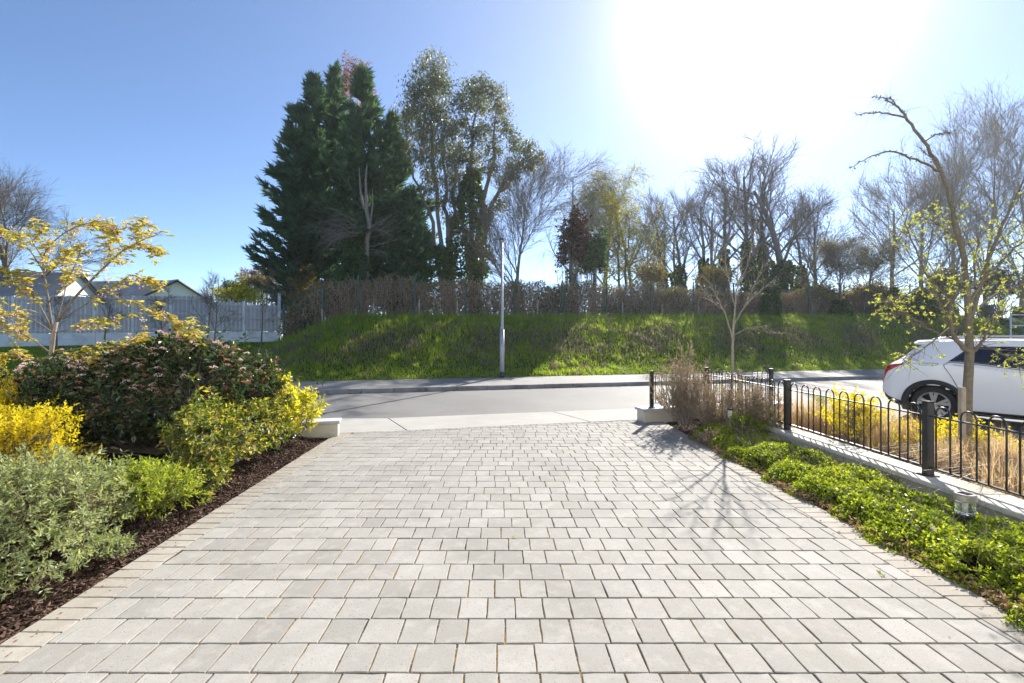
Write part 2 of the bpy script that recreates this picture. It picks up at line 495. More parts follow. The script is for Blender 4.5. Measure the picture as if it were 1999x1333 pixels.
# ------------------------------------------------------------------ driveway of concrete setts
def zd(y): return -0.01 * np.asarray(y, float)
def xl_out(y): return -2.235 - .0375 * y
def xr_out(y): return 2.55 + .03 * y
EW = .205
def clip(poly, a, b, c):
    """keep a*x + b*y <= c"""
    out = []
    n = len(poly)
    for i in range(n):
        p, r = poly[i], poly[(i + 1) % n]
        fp_, fr = a * p[0] + b * p[1] - c, a * r[0] + b * r[1] - c
        if fp_ <= 0: out.append(p)
        if fp_ * fr < 0:
            t = fp_ / (fp_ - fr); out.append((p[0] + t * (r[0] - p[0]), p[1] + t * (r[1] - p[1])))
    return out
def area(poly):
    x = [p[0] for p in poly]; y = [p[1] for p in poly]
    return .5 * abs(sum(x[i] * y[i - 1] - x[i - 1] * y[i] for i in range(len(poly))))
def paver_geo(poly, rng, h=.05, bev=.003, gap=.0034, tilt=.00045):
    pts_ = []
    for i in range(len(poly)):                          # split the edges so that they can run a little unevenly
        a_, b_ = np.array(poly[i]), np.array(poly[(i + 1) % len(poly)]); m_ = 3 if np.hypot(*(b_ - a_)) > .07 else 1
        pts_ += [a_ + (b_ - a_) * k_ / m_ for k_ in range(m_)]
    poly = np.array(pts_); c = poly.mean(0); n = len(poly)
    def inset(k):
        out = []
        for i in range(n):
            p, a, b = poly[i], poly[i - 1], poly[(i + 1) % n]
            d1 = (p - a) / max(np.linalg.norm(p - a), 1e-6); d2 = (b - p) / max(np.linalg.norm(b - p), 1e-6)
            n1 = np.array([-d1[1], d1[0]]); n2 = np.array([-d2[1], d2[0]])
            bis = n1 + n2; den = max(1 + np.dot(n1, n2), .35)
            out.append(p + bis / den * k)
        return np.array(out)
    j = rng.normal(0, .0013, (n, 2))
    a, b = inset(gap) + j, inset(gap + bev) + j
    g = rng.normal(0, tilt, 2) / .09; dz = rng.normal(0, .0007)
    def lift(q2, off): return np.column_stack([q2, zd(q2[:, 1]) + dz + (q2 - c) @ g + off])
    V = np.concatenate([lift(a, -h), lift(a, -bev * .75), lift(b, 0)])
    Q = [[i, (i + 1) % n, n + (i + 1) % n, n + i] for i in range(n)] + [[n + i, n + (i + 1) % n, 2 * n + (i + 1) % n, 2 * n + i] for i in range(n)]
    return V, [np.array(Q), np.arange(2 * n, 3 * n)[None, :]]

driveway = sheet('driveway', [[xl_out(-2) + .01, -2], [xr_out(-2) - .01, -2], [xr_out(8.3) - .01, 8.32], [xl_out(7.1) + .01, 7.12]], [-.006 + .02, -.006 + .02, -.006 - .0832, -.006 - .0712], MAT['joint'])
tag(driveway, 'driveway of pale grey concrete setts laid in straight rows', 'driveway', kind='structure')
rng = np.random.default_rng(11)
PITCH, Y0R = .1916, 1.9685
EN = N2                                               # end line of the setts, along the footpath
c_end = float(EN @ (O2 + N2 * (D_DRIVE - .115)))      # leave a soldier course
setts = []
for r in range(-14, 34):
    ya, yb = Y0R + r * PITCH, Y0R + (r + 1) * PITCH
    x = -2.9 + rng.uniform(0, .17)
    while x < 3.0:
        w = rng.choice([.146, .172, .184], p=[.36, .34, .30])
        poly = [(x, ya), (x + w, ya), (x + w, yb), (x, yb)]
        poly = clip(poly, -1, -.0375, 2.235 - EW)
        poly = clip(poly, 1, -.03, 2.55 - EW) if len(poly) > 2 else poly
        poly = clip(poly, EN[0], EN[1], c_end) if len(poly) > 2 else poly
        x += w
        if len(poly) > 2:
            # drop near-duplicate corners
            pp = [p for i, p in enumerate(poly) if math.hypot(p[0] - poly[i - 1][0], p[1] - poly[i - 1][1]) > .006]
            if len(pp) > 2 and area(pp) > .0022: setts.append((r, pp))
def shows(poly):
    c = np.mean(poly, 0)
    if c[1] < 1.93: return -1
    u = U0 + F * c[0] / c[1]
    if u < -40 or u > 2040: return -1
    return area(poly) / c[1] ** 3
order = sorted(range(len(setts)), key=lambda k: -shows(setts[k][1]))
single = set(order[:300])
rest = MB()
for k, (r, poly) in enumerate(setts):
    V, FS = paver_geo(poly, rng)
    tone = float(np.clip(rng.normal(.5, .24), 0, 1))
    if k in single: mk('paver', V, FS, MAT['paver'], driveway, np.full(len(V), tone))
    else: rest.add(V, FS, tone)
rest.build('paver_field', MAT['paver'], driveway, kind='stuff')
# edging blocks along both sides, and the soldier course at the road end
def edge_run(xf, side, y0, y1, dep):
    y = y0
    while y < y1:
        d = dep + rng.normal(0, .002)
        if side < 0: poly = [(xf(y), y), (xf(y) + EW, y), (xf(y + d) + EW, y + d), (xf(y + d), y + d)]
        else: poly = [(xf(y) - EW, y), (xf(y), y), (xf(y + d), y + d), (xf(y + d) - EW, y + d)]
        poly = clip(poly, EN[0], EN[1], c_end + .1)
        if len(poly) > 2 and area(poly) > .003:
            V, FS = paver_geo(poly, rng, gap=.0022)
            mk('edging_block', V, FS, MAT['edging'], driveway, np.full(len(V), float(np.clip(rng.normal(.5, .25), 0, 1))))
        y += d
edge_run(xl_out, -1, 1.2, 8.0, .104)
edge_run(xr_out, 1, 1.2, 9.0, .104)
sa = float(xy_sd(-2.27, 7.15)[0]); sb = float(xy_sd(2.62, 8.3)[0])
s = sa
while s < sb:
    w = .104
    poly = [q(s, D_DRIVE - .112), q(s + w, D_DRIVE - .112), q(s + w, D_DRIVE - .006), q(s, D_DRIVE - .006)]
    V, FS = paver_geo(poly, rng, gap=.003)
    mk('edging_block', V, FS, MAT['paver'], driveway, np.full(len(V), float(np.clip(rng.normal(.45, .25), 0, 1))))
    s += w

# ------------------------------------------------------------------ planting beds
def bed(name, label, polyf, y0, y1, ny_, nx_, zf, mat):
    ys = np.linspace(y0, y1, ny_); V = []
    for y in ys:
        a, b = polyf(y)
        xs = np.linspace(a, b, nx_)
        V.append(np.stack([xs, np.full(nx_, y), zf(xs, np.full(nx_, y))], 1))
    V = np.concatenate(V); i = (np.arange(ny_ - 1)[:, None] * nx_ + np.arange(nx_ - 1)[None, :]).ravel()
    o = mk(name, V, [np.stack([i, i + 1, i + nx_ + 1, i + nx_], 1)], mat, smooth_=True)
    return tag(o, label, 'planting bed', kind='structure')
def zbl(x, y):
    e = np.clip(xl_out(y) - x, 0, 9)
    return zd(y) - .03 + .07 * smooth(0, .7, e) + .012 * bumps(x, y, 7, 1) + .008 * bumps(x, y, 19, 2)
def wall_y(x): return O2[1] + (x - O2[0]) * E[1] / E[0] + (D_DRIVE - .02) / math.cos(A0)
bed_l = bed('planting_bed', 'dark bark-mulched bed left of the driveway', lambda y: (-9.5, xl_out(y) + .003), .6, 6.95, 110, 90, zbl, MAT['soil'])
def zbr(x, y):
    e = np.clip(x - xr_out(y), 0, 9)
    return zd(y) - .03 + .05 * smooth(0, .5, e) + .012 * bumps(x, y, 7, 5) + .008 * bumps(x, y, 19, 6)
bed_r = bed('planting_bed', 'narrow soil bed between driveway and railed wall on the right', lambda y: (xr_out(y) - .003, 3.56), .6, 8.5, 120, 24, zbr, MAT['soil'])
def zbo(x, y):
    return .06 - .27 * smooth(4.5, 5.45, x) + .015 * bumps(x, y, 5, 5) + .008 * bumps(x, y, 17, 6)
bed_o = bed('planting_bed', 'soil strip with dry grasses beyond the railed wall', lambda y: (3.74, 5.5 + .02 * y), .3, 8.75, 100, 40, zbo, MAT['soil'])
# bark chips
rng = np.random.default_rng(21)
def chips(n, xf, y0, y1, zf, parent, lo=.012, hi=.055):
    y = rng.uniform(y0, y1, n) ; a, b = xf(y)
    x = a + (b - a) * rng.uniform(0, 1, n)
    z = zf(x, y) + rng.uniform(.0, .014, n)
    L = rng.uniform(lo, hi, n); W = L * rng.uniform(.14, .32, n); H = rng.uniform(.002, .006, n)
    az = rng.uniform(0, 2 * math.pi, n); el = rng.normal(0, .35, n)
    D = np.stack([np.cos(az) * np.cos(el), np.sin(az) * np.cos(el), np.sin(el)], 1)
    A_, B_ = frames(D); rl = rng.normal(0, .4, n)[:, None]
    S_ = np.cos(rl) * A_ + np.sin(rl) * B_; T_ = np.cross(D, S_)
    p = np.stack([x, y, z], 1)
    corners = []
    for k in (-1, 1):
        for i_, j_ in ((-1, -1), (1, -1), (1, 1), (-1, 1)):
            corners.append(p + D * (L * i_ / 2 * (1 - .2 * (j_ > 0)))[:, None] + S_ * (W * j_ / 2)[:, None] + T_ * (H * k)[:, None])
    V = np.stack(corners, 1).reshape(-1, 3)
    base = np.arange(n)[:, None] * 8
    Q = np.concatenate([base + np.array([f]) for f in ([4, 5, 6, 7], [0, 1, 5, 4], [1, 2, 6, 5], [2, 3, 7, 6], [3, 0, 4, 7])])
    o = mk('bark_chips', V, [Q], MAT['bark'], parent, np.repeat(rng.uniform(0, 1, n), 8)); o['kind'] = 'stuff'
chips(15000, lambda y: (xl_out(y) - .85, xl_out(y) - .004), 1.9, 6.9, zbl, bed_l)
chips(2600, lambda y: (xr_out(y) + .005, xr_out(y) + .6), 1.9, 8.2, zbr, bed_r)

# ------------------------------------------------------------------ low rendered walls
def wall_run(name, label, p0, p1, th, z0, z1, capmat, over=.03, slabs=1, capz=.045):
    p0, p1 = np.array(p0, float), np.array(p1, float); L = np.linalg.norm(p1 - p0); rz = math.atan2(*(p1 - p0)[::-1])
    c = (p0 + p1) / 2
    t = thing(name, label, 'wall', (c[0], c[1], z0), 0)
    mb = MB(); mb.box((c[0], c[1], (z0 + z1) / 2), (L, th, z1 - z0), rz, .008); mb.build('wall_body', MAT['render_cream'], t)
    d = (p1 - p0) / L; step = (L + 2 * over) / slabs
    for k in range(slabs):
        m_ = p0 - d * over + d * step * (k + .5)
        mb = MB(); mb.box((m_[0], m_[1], z1 + capz / 2 + .001), (step - .006, th + 2 * over, capz), rz, .006)
        mb.build('coping_stone', MAT[capmat], t)
    return t
# left front wall: its end pillar shows beside the driveway
wl0 = np.array(q(xy_sd(-2.46, 7.06)[0], D_DRIVE - .13)); wl1 = np.array(q(xy_sd(-9.2, 5.4)[0], D_DRIVE - .13))
wall_run('garden_wall', 'low cream rendered wall end with grey coping left of the driveway', wl1, wl0, .22, -.35, .115, 'slate_cap', .03, 6)
wr0 = np.array(q(xy_sd(2.42, 8.1)[0], D_DRIVE - .11)); wr1 = np.array(q(xy_sd(5.35, 8.95)[0], D_DRIVE - .11))
wall_run('garden_wall', 'low cream wall behind brown shrubs at the far right corner of the driveway', wr0, wr1, .24, -.35, .105, 'slate_cap', .03, 3)
XS = 3.67                                               # side wall with the railing
ycorner = float(wr0[1] + (XS - wr0[0]) * math.tan(A0))
wall_run('garden_wall', 'long low wall with pale coping along the green ground cover', (XS, .4), (XS, ycorner - .17), .24, -.35, .155, 'wall_cap', .045, 5)

# ------------------------------------------------------------------ bow-top railings
def railing(label, posts, ztop, z0, zr, zb, pitch=.22, bow=.125, group=None, rnd=None, skip=()):
    posts = [np.array(p, float) for p in posts]
    t = thing('railing', label, 'railing', (*posts[0], z0), 0)
    for j, p in enumerate(posts):
        if j in skip: continue
        mb = MB(); mb.box((p[0], p[1], (z0 + ztop) / 2), (.06, .06, ztop - z0), 0, .003)
        po = mb.build('post', MAT['black_paint'], t)
        mb = MB(); mb.box((p[0], p[1], ztop + .006), (.068, .068, .011), 0, .003); mb.build('post_cap', MAT['black_paint'], po)
        mb = MB(); mb.box((p[0], p[1], z0 + .005), (.11, .11, .01), 0, .003); mb.build('base_plate', MAT['black_paint'], po)
    for a, b in zip(posts[:-1], posts[1:]):
        L = np.linalg.norm(b - a); d = (b - a) / L; rz = math.atan2(d[1], d[0]); c = (a + b) / 2
        for z, nm in ((zr, 'top_rail'), (zb, 'bottom_rail')):
            mb = MB(); mb.box((c[0], c[1], z), (L - .062, .03, .012), rz, .002); mb.build(nm, MAT['black_paint'], t)
        n = int(round((L - .06) / pitch)); st = (L - .06) / n
        ang = np.linspace(math.pi, 0, 9)
        for k in range(n):
            m_ = a + d * (.03 + st * (k + .5)); bw = bow / 2
            zc = ztop - .025 - bw
            pts = [[*(m_ - d * bw), zb - .004]] + [[*(m_ + d * bw * math.cos(w)), zc + bw * math.sin(w)] for w in ang] + [[*(m_ + d * bw), zb - .004]]
            mb = MB(); mb.tube(pts, .0068, 6); mb.build('hoop', MAT['black_paint'], t, True)
    return t
railing('black bow-top railing on the pale wall beside the ground cover',
        [(XS, .06), (XS, 2.04), (XS, 4.02), (XS, 6.0), (XS, ycorner - .06)], .83, .20, .715, .275)
ct = ycorner
pA = wr0 + E * .22; pB = np.array([XS + .05, ct + .02]); pC = wr0 + E * 2.72
railing('black bow-top railing behind the brown shrubs at the pavement edge', [pA, pB, pC], .78, .15, .665, .225)
railing('black bow-top railing behind the yellow broom at the left edge',
        [wl1 + E * .3, wl1 + E * 2.2, wl1 + E * 4.1, wl1 + E * 6.0], 1.02, .16, .88, .26)

# ------------------------------------------------------------------ vegetation materials
def barkmat(name, c1, c2, scale=14):
    m, nt, out = new_mat(name)
    c = mixc(nt, c1, c2, maprange(nt, noise(nt, scale, 5, .7), .3, .7))
    principled(nt, out, c, .9, .15, 0, noise(nt, scale * 3, 5, .7), .6, .02)
    return m
barkmat('bark_grey', (.15, .13, .11), (.26, .23, .20))
barkmat('bark_dark', (.14, .12, .105), (.23, .20, .175))
barkmat('bark_pale', (.30, .27, .23), (.46, .43, .38), 9)
barkmat('bark_olive', (.14, .122, .092), (.25, .22, .17), 30)
barkmat('bark_fawn', (.24, .20, .165), (.36, .31, .26))
barkmat('bark_red', (.12, .07, .05), (.2, .13, .1), 20)
barkmat('twig_pale', (.30, .25, .20), (.42, .37, .31), 10)
barkmat('timber_stake', (.30, .26, .20), (.45, .40, .32), 20)
leafmat('leaf_conifer', [(.028, .066, .048), (.050, .105, .066), (.080, .145, .078), (.125, .19, .09)], .32, .6, .25, (1.1, 1.15, .6))
leafmat('leaf_gum', [(.055, .075, .048), (.09, .11, .065), (.13, .145, .08), (.20, .18, .10)], .42, .4, .5, (1.2, 1.15, .55))
leafmat('leaf_ivy', [(.024, .052, .018), (.045, .09, .026), (.075, .13, .035), (.12, .18, .05)], .38, .35, .5)
leafmat('leaf_copper', [(.16, .07, .04), (.25, .12, .075), (.33, .18, .12)], .4, .6, .3, (1.2, .95, .7))
leafmat('leaf_spring', [(.20, .22, .02), (.32, .31, .03), (.42, .39, .05)], .55, .5, .3)
leafmat('leaf_lime', [(.22, .27, .06), (.33, .37, .09), (.44, .46, .15)], .5, .5, .3)
leafmat('leaf_bud', [(.18, .17, .05), (.27, .25, .08), (.34, .30, .12)], .5, .5, .3)
leafmat('leaf_maroon', [(.030, .016, .013), (.055, .024, .018), (.09, .04, .022), (.04, .045, .02)], .3, .5, .3, (1.3, .9, .6))
leafmat('leaf_hedge', [(.14, .09, .05), (.21, .145, .08), (.22, .195, .075), (.12, .155, .05), (.33, .25, .12)], .45, .6, .25)
leafmat('leaf_cherry', [(.30, .215, .075), (.38, .32, .08), (.33, .36, .07), (.46, .41, .15)], .55, .45, .35, (1.25, 1.05, .5))
leafmat('flower_pink', [(.52, .30, .28), (.68, .48, .45), (.78, .64, .60)], .35, .6, .2, (1.05, 1, .95))
leafmat('leaf_viburnum', [(.014, .030, .014), (.026, .052, .018), (.045, .08, .024), (.09, .10, .035), (.20, .11, .06)], .28, .22, .6)
leafmat('bud_red', [(.22, .06, .035), (.34, .12, .07), (.46, .25, .18), (.58, .40, .34)], .25, .6, .2, (1.1, .9, .8))
leafmat('flower_yellow', [(.56, .46, .012), (.62, .53, .02), (.66, .58, .04), (.33, .33, .04)], .45, .55, .25, (1.05, 1, .6))
leafmat('leaf_hebe', [(.13, .165, .08), (.205, .24, .115), (.29, .32, .17), (.39, .41, .24)], .44, .45, .35, (1.15, 1.15, .6))
leafmat('leaf_hebe_green', [(.13, .18, .03), (.20, .26, .04), (.29, .33, .05), (.38, .38, .08)], .5, .42, .35)
leafmat('leaf_variegated', [(.03, .05, .016), (.07, .105, .022), (.12, .16, .03), (.24, .25, .035), (.50, .44, .08), (.34, .22, .08)], .42, .4, .4)
leafmat('leaf_gold', [(.22, .26, .03), (.38, .38, .03), (.52, .47, .05), (.60, .54, .12)], .55, .4, .4)
leafmat('leaf_cover', [(.075, .115, .015), (.15, .21, .022), (.25, .31, .03), (.38, .40, .05)], .55, .35, .45)
leafmat('leaf_dry', [(.16, .10, .06), (.26, .18, .11), (.36, .27, .18)], .35, .7, .15, (1.15, 1, .75))
leafmat('straw', [(.33, .245, .15), (.43, .33, .21), (.54, .44, .30), (.47, .37, .25)], .42, .55, .3, (1.1, 1, .75))
leafmat('heath', [(.12, .105, .065), (.21, .175, .115), (.31, .25, .17), (.40, .31, .235), (.13, .17, .065)], .35, .7, .15, (1.1, 1, .8))
leafmat('grass_bank', [(.11, .185, .03), (.19, .28, .036), (.28, .36, .046), (.37, .43, .07)], .58, .5, .3)
leafmat('grass_dead', [(.14, .11, .075), (.22, .18, .13), (.30, .26, .20)], .4, .7, .2, (1.1, 1, .8))
leafmat('flower_mauve', [(.45, .28, .50), (.58, .40, .62)], .3, .6, .2, (1, .95, 1))
leafmat('leaf_plum', [(.14, .075, .08), (.22, .13, .13), (.30, .2, .19)], .35, .6, .2, (1.1, .9, .9))

# ------------------------------------------------------------------ growth helpers
def v3(*a): return np.array(a, float)
def grow(rng, p, d, L, r, lev, PR, segs, tips):
    n = PR['nseg'][lev]; st = L / n
    kids = PR['kids'][lev]; start = PR.get('start', (.3, .25, .2, .2))[lev]
    r_end = r * PR['taper'][lev]
    nodes = []
    for i in range(n):
        d = d + rng.normal(0, PR['wander'][lev], 3); d[2] += PR['up'][lev]
        d = d / math.sqrt(d @ d)
        q_ = p + d * st
        ra = r + (r_end - r) * i / n; rb = r + (r_end - r) * (i + 1) / n
        segs.append((p, q_, ra, rb, lev)); nodes.append((p, q_, d, ra))
        p = q_
    tips.append((p, d, lev))
    if lev + 1 < len(PR['nseg']):
        for k in range(kids):
            t = start + (1 - start) * (k + rng.uniform(0, 1)) / kids
            j = min(int(t * n), n - 1); a, b, dd, rr = nodes[j]
            pos = a + (b - a) * (t * n - j)
            az = rng.uniform(0, 2 * math.pi)
            ang = math.radians(PR['ang'][lev]) * rng.uniform(.7, 1.25)
            ref = v3(1, 0, 0) if abs(dd[2]) > .9 else v3(0, 0, 1)
            A_ = np.cross(ref, dd); A_ /= math.sqrt(A_ @ A_); B_ = np.cross(dd, A_)
            nd = dd * math.cos(ang) + (A_ * math.cos(az) + B_ * math.sin(az)) * math.sin(ang)
            Lc = L * PR['len'][lev] * rng.uniform(.7, 1.2) * (1 - PR.get('short', .45) * (t - start) / max(1e-3, 1 - start))
            grow(rng, pos, nd, Lc, min(rr * .75, rr * PR['rad'][lev] * rng.uniform(.8, 1.1)), lev + 1, PR, segs, tips)
def twigs(rng, pos, dirs, per, L, r, ang, droop=0.0, nseg=2):
    pos = np.repeat(pos, per, 0); dirs = nrmz(np.repeat(dirs, per, 0)); n = len(pos)
    A_, B_ = frames(dirs); az = rng.uniform(0, 2 * math.pi, n); an = np.radians(ang) * rng.uniform(.4, 1.3, n)
    d = dirs * np.cos(an)[:, None] + (A_ * np.cos(az)[:, None] + B_ * np.sin(az)[:, None]) * np.sin(an)[:, None]
    L = L * rng.uniform(.5, 1.3, n); p = pos; P0 = []; P1 = []; R0 = []; R1 = []; Ds = []
    for k in range(nseg):
        d = nrmz(d + rng.normal(0, .12, (n, 3)) + np.array([0, 0, -droop]))
        q_ = p + d * (L / nseg)[:, None]
        P0.append(p); P1.append(q_); R0.append(np.full(n, r * (1 - .75 * k / nseg))); R1.append(np.full(n, r * (1 - .75 * (k + 1) / nseg))); Ds.append(d)
        p = q_
    return np.concatenate(P0), np.concatenate(P1), np.concatenate(R0), np.concatenate(R1), np.concatenate(Ds)
def segs_mesh(segs, sides_by_lev=(7, 5, 4, 3)):
    VS, QS, n = [], [], 0
    for lev in sorted({s[4] for s in segs}):
        ss = [s for s in segs if s[4] == lev]
        V, Q = seg_tubes(np.array([s[0] for s in ss]), np.array([s[1] for s in ss]), np.array([s[2] for s in ss]), np.array([s[3] for s in ss]), sides_by_lev[min(lev, 3)])
        VS.append(V); QS.append(Q + n); n += len(V)
    return np.concatenate(VS), np.concatenate(QS)
def join(parts):
    VS, FS, n = [], [], 0
    for V, Fc in parts:
        VS.append(V); FS.append(Fc + n); n += len(V)
    return np.concatenate(VS), np.concatenate(FS)

PR_ASH = dict(nseg=(9, 8, 6), kids=(9, 6, 0), ang=(42, 40, 40), len=(.58, .52, .5), rad=(.55, .52, .5), taper=(.3, .25, .3), wander=(.05, .09, .12), up=(.01, .05, .05), start=(.32, .2, .2))
PR_FAN = dict(nseg=(8, 7, 5), kids=(14, 8, 0), ang=(34, 28, 30), len=(.75, .5, .5), rad=(.42, .5, .5), taper=(.2, .25, .3), wander=(.04, .06, .08), up=(.02, .035, .03), start=(.12, .15, .2), short=.3)
PR_BIRCH = dict(nseg=(10, 7, 5), kids=(16, 7, 0), ang=(48, 45, 40), len=(.36, .5, .5), rad=(.38, .5, .5), taper=(.12, .2, .3), wander=(.03, .09, .12), up=(.01, .0, -.05), start=(.25, .2, .2))
PR_SAP = dict(nseg=(9, 6, 4), kids=(9, 4, 0), ang=(42, 38, 35), len=(.42, .45, .5), rad=(.45, .55, .5), taper=(.2, .25, .3), wander=(.03, .06, .1), up=(.01, .04, .03), start=(.35, .2, .2))

def ivy_shell(rng, path, radii, n, size):
    """leaves hugging a stem given as a poly-line"""
    path = np.asarray(path, float); radii = np.asarray(radii, float)
    t = rng.uniform(0, len(path) - 1.001, n); i = t.astype(int); f = (t - i)[:, None]
    c = path[i] * (1 - f) + path[i + 1] * f; rr = radii[i] * (1 - f[:, 0]) + radii[i + 1] * f[:, 0]
    az = rng.uniform(0, 2 * math.pi, n); k = rng.uniform(.55, 1.0, n) ** .5 * (1 + .22 * np.sin(az * 3 + c[:, 2] * 2.3) + .15 * np.sin(c[:, 2] * 5.1 + az))
    o = np.stack([np.cos(az), np.sin(az), np.zeros(n)], 1)
    pos = c + o * (rr * k)[:, None]
    d = nrmz(o * .6 + rng.normal(0, .5, (n, 3)) + np.array([0, 0, -.5]))
    return leaf_mesh(pos, d, size * rng.uniform(.6, 1.3, n), size * rng.uniform(.5, 1.0, n), rng)

def bare_tree(name, label, base, height, seed, PR=PR_ASH, lean=(0, 0), trunk_r=None, mat='bark_dark', twig=(5, .9, .013, 45, .0), ivy=None, leaves=None, group=None, cat='tree', tw2=(3, .45, .008, 45, 0)):
    rng = np.random.default_rng(seed)
    base = np.asarray(base, float); segs, tips = [], []
    k_ = max(1.0, base[1] / 30.0)                     # twigs in proportion on the big far trees
    twig = (twig[0], twig[1] * k_, twig[2] * k_, *twig[3:]); tw2 = tw2 and (tw2[0], tw2[1] * k_, tw2[2] * k_, *tw2[3:])
    if ivy: ivy = (ivy[0], ivy[1] * k_, ivy[2], ivy[3] * k_)
    if leaves: leaves = (leaves[0], leaves[1] * k_, *leaves[2:])
    d0 = nrmz(v3(lean[0], lean[1], 1)); r0 = trunk_r or height * .018
    grow(rng, base - v3(0, 0, .15), d0, height * .82, r0, 0, PR, segs, tips)
    t = thing(name, label, cat, base, 0, group)
    main = [s for s in segs if s[4] == 0]; limbs = [s for s in segs if s[4] > 0]
    V, Q = segs_mesh(main); mk('trunk', V, [Q], MAT[mat], t, smooth_=True)
    parts = [segs_mesh(limbs)]
    outer = [s for s in segs if s[4] >= len(PR['nseg']) - 2]
    pos = np.array([s[1] for s in outer]); dr = np.array([s[1] - s[0] for s in outer])
    a0, a1, ra, rb, dd = twigs(rng, pos, dr, *twig)
    parts.append(seg_tubes(a0, a1, ra, rb, 3))
    tip = a1
    if tw2:
        b0, b1, rc, rd, dd2 = twigs(rng, a1, dd, *tw2)
        parts.append(seg_tubes(b0, b1, rc, rd, 3)); tip = np.concatenate([a1, b1]); dd = np.concatenate([dd, dd2])
    V, Q = join(parts); mk('branches', V, [Q], MAT[mat], t)
    if leaves:
        n, size, lm, droop = leaves
        i = rng.integers(0, len(tip), n)
        V, T = leaf_mesh(tip[i] + rng.normal(0, size * .5, (n, 3)), dd[i] + rng.normal(0, .7, (n, 3)) + v3(0, 0, -droop), size * rng.uniform(.6, 1.3, n), size * .6 * rng.uniform(.6, 1.2, n), rng)
        mk('crown', V, [T], MAT[lm], t, np.repeat(rng.uniform(0, 1, n), 4))
    if ivy:
        hh, rr, n, size = ivy
        pts = [base] + [s[1] for s in main if s[1][2] - base[2] < hh]
        V, T = ivy_shell(rng, pts, np.linspace(rr, rr * .55, len(pts)), n, size)
        mk('ivy', V, [T], MAT['leaf_ivy'], t, np.repeat(np.clip(rng.normal(.45, .25, n), 0, 1), 4))
    return t

def clump_tree(name, label, base, stems, clumps, seed, leaf, mat='bark_pale', lm='leaf_gum', r0=.22, ivy=None, cat='tree', group=None, twn=10):
    """stems: poly-lines of the main stems; clumps: (centre, radii, leaf count); a limb runs from the nearest stem to each clump"""
    rng = np.random.default_rng(seed); base = np.asarray(base, float)
    t = thing(name, label, cat, base, 0, group)
    mb = MB(); nodes = []
    for st in stems:
        st = np.asarray(st, float); n = 12
        tt = np.linspace(0, 1, n); k = np.linspace(0, 1, len(st))
        pts = np.stack([np.interp(tt, k, st[:, j]) for j in range(3)], 1)
        pts[1:-1] += rng.normal(0, .07, (n - 2, 3))
        rr = r0 * (1 - .82 * tt); mb.tube(pts, rr, 7); nodes += list(zip(pts, rr))
    mb.build('trunk', MAT[mat], t, True)
    npos = np.array([x[0] for x in nodes]); nr = np.array([x[1] for x in nodes])
    lb = MB(); TP = []; LV = []; LT = []; RN = []; nv = 0; tw = []
    for c, rad, n in clumps:
        c = np.asarray(c, float); rad = np.broadcast_to(np.asarray(rad, float), (3,))
        sc_ = np.linalg.norm(npos - c, axis=1) + np.where(npos[:, 2] > c[2] - .3, 3.0, 0)
        j = int(np.argmin(sc_)); a = npos[j]; L = np.linalg.norm(c - a)
        mid = (a + c) / 2 + v3(0, 0, -.08 * L) + rng.normal(0, .06 * L, 3)
        tt = np.linspace(0, 1, 7)[:, None]; pts = a * (1 - tt) ** 2 + 2 * mid * tt * (1 - tt) + c * tt ** 2
        lb.tube(pts, np.linspace(min(nr[j] * .6, .09), .018, 7), 5)
        o = rand_dirs(rng, twn); e = c + o * rad * rng.uniform(.5, .95, (twn, 1))
        st0 = pts[rng.integers(4, 7, twn)]
        tw.append(seg_tubes(st0, e, np.full(twn, .02), np.full(twn, .006), 3))
        ns = max(6, n // 14); so = rand_dirs(rng, ns); sp = c + so * rad * (rng.uniform(.1, 1.35, (ns, 1)) ** .6)
        i = rng.integers(0, ns, n)
        pos = sp[i] + rng.normal(0, leaf[0] * .8, (n, 3)); d = rng.normal(0, .6, (n, 3)) + v3(0, 0, -leaf[2])
        V, T = leaf_mesh(pos, d, leaf[0] * rng.uniform(.6, 1.3, n), leaf[1] * rng.uniform(.6, 1.3, n), rng)
        LV.append(V); LT.append(T + nv); nv += len(V)
        RN.append(np.repeat(np.clip(rng.normal(.5, .2, n) + rng.normal(0, .12), 0, 1), 4))
    if tw:
        V, Q = join(tw); lb.add(V, [Q])
    lb.build('branches', MAT[mat], t)
    mk('crown', np.concatenate(LV), [np.concatenate(LT)], MAT[lm], t, np.concatenate(RN))
    if ivy:
        for path, rad, n, size in ivy:
            V, T = ivy_shell(rng, path, rad, n, size)
            mk('ivy', V, [T], MAT['leaf_ivy'], t, np.repeat(np.clip(rng.normal(.5, .25, n), 0, 1), 4))
    return t

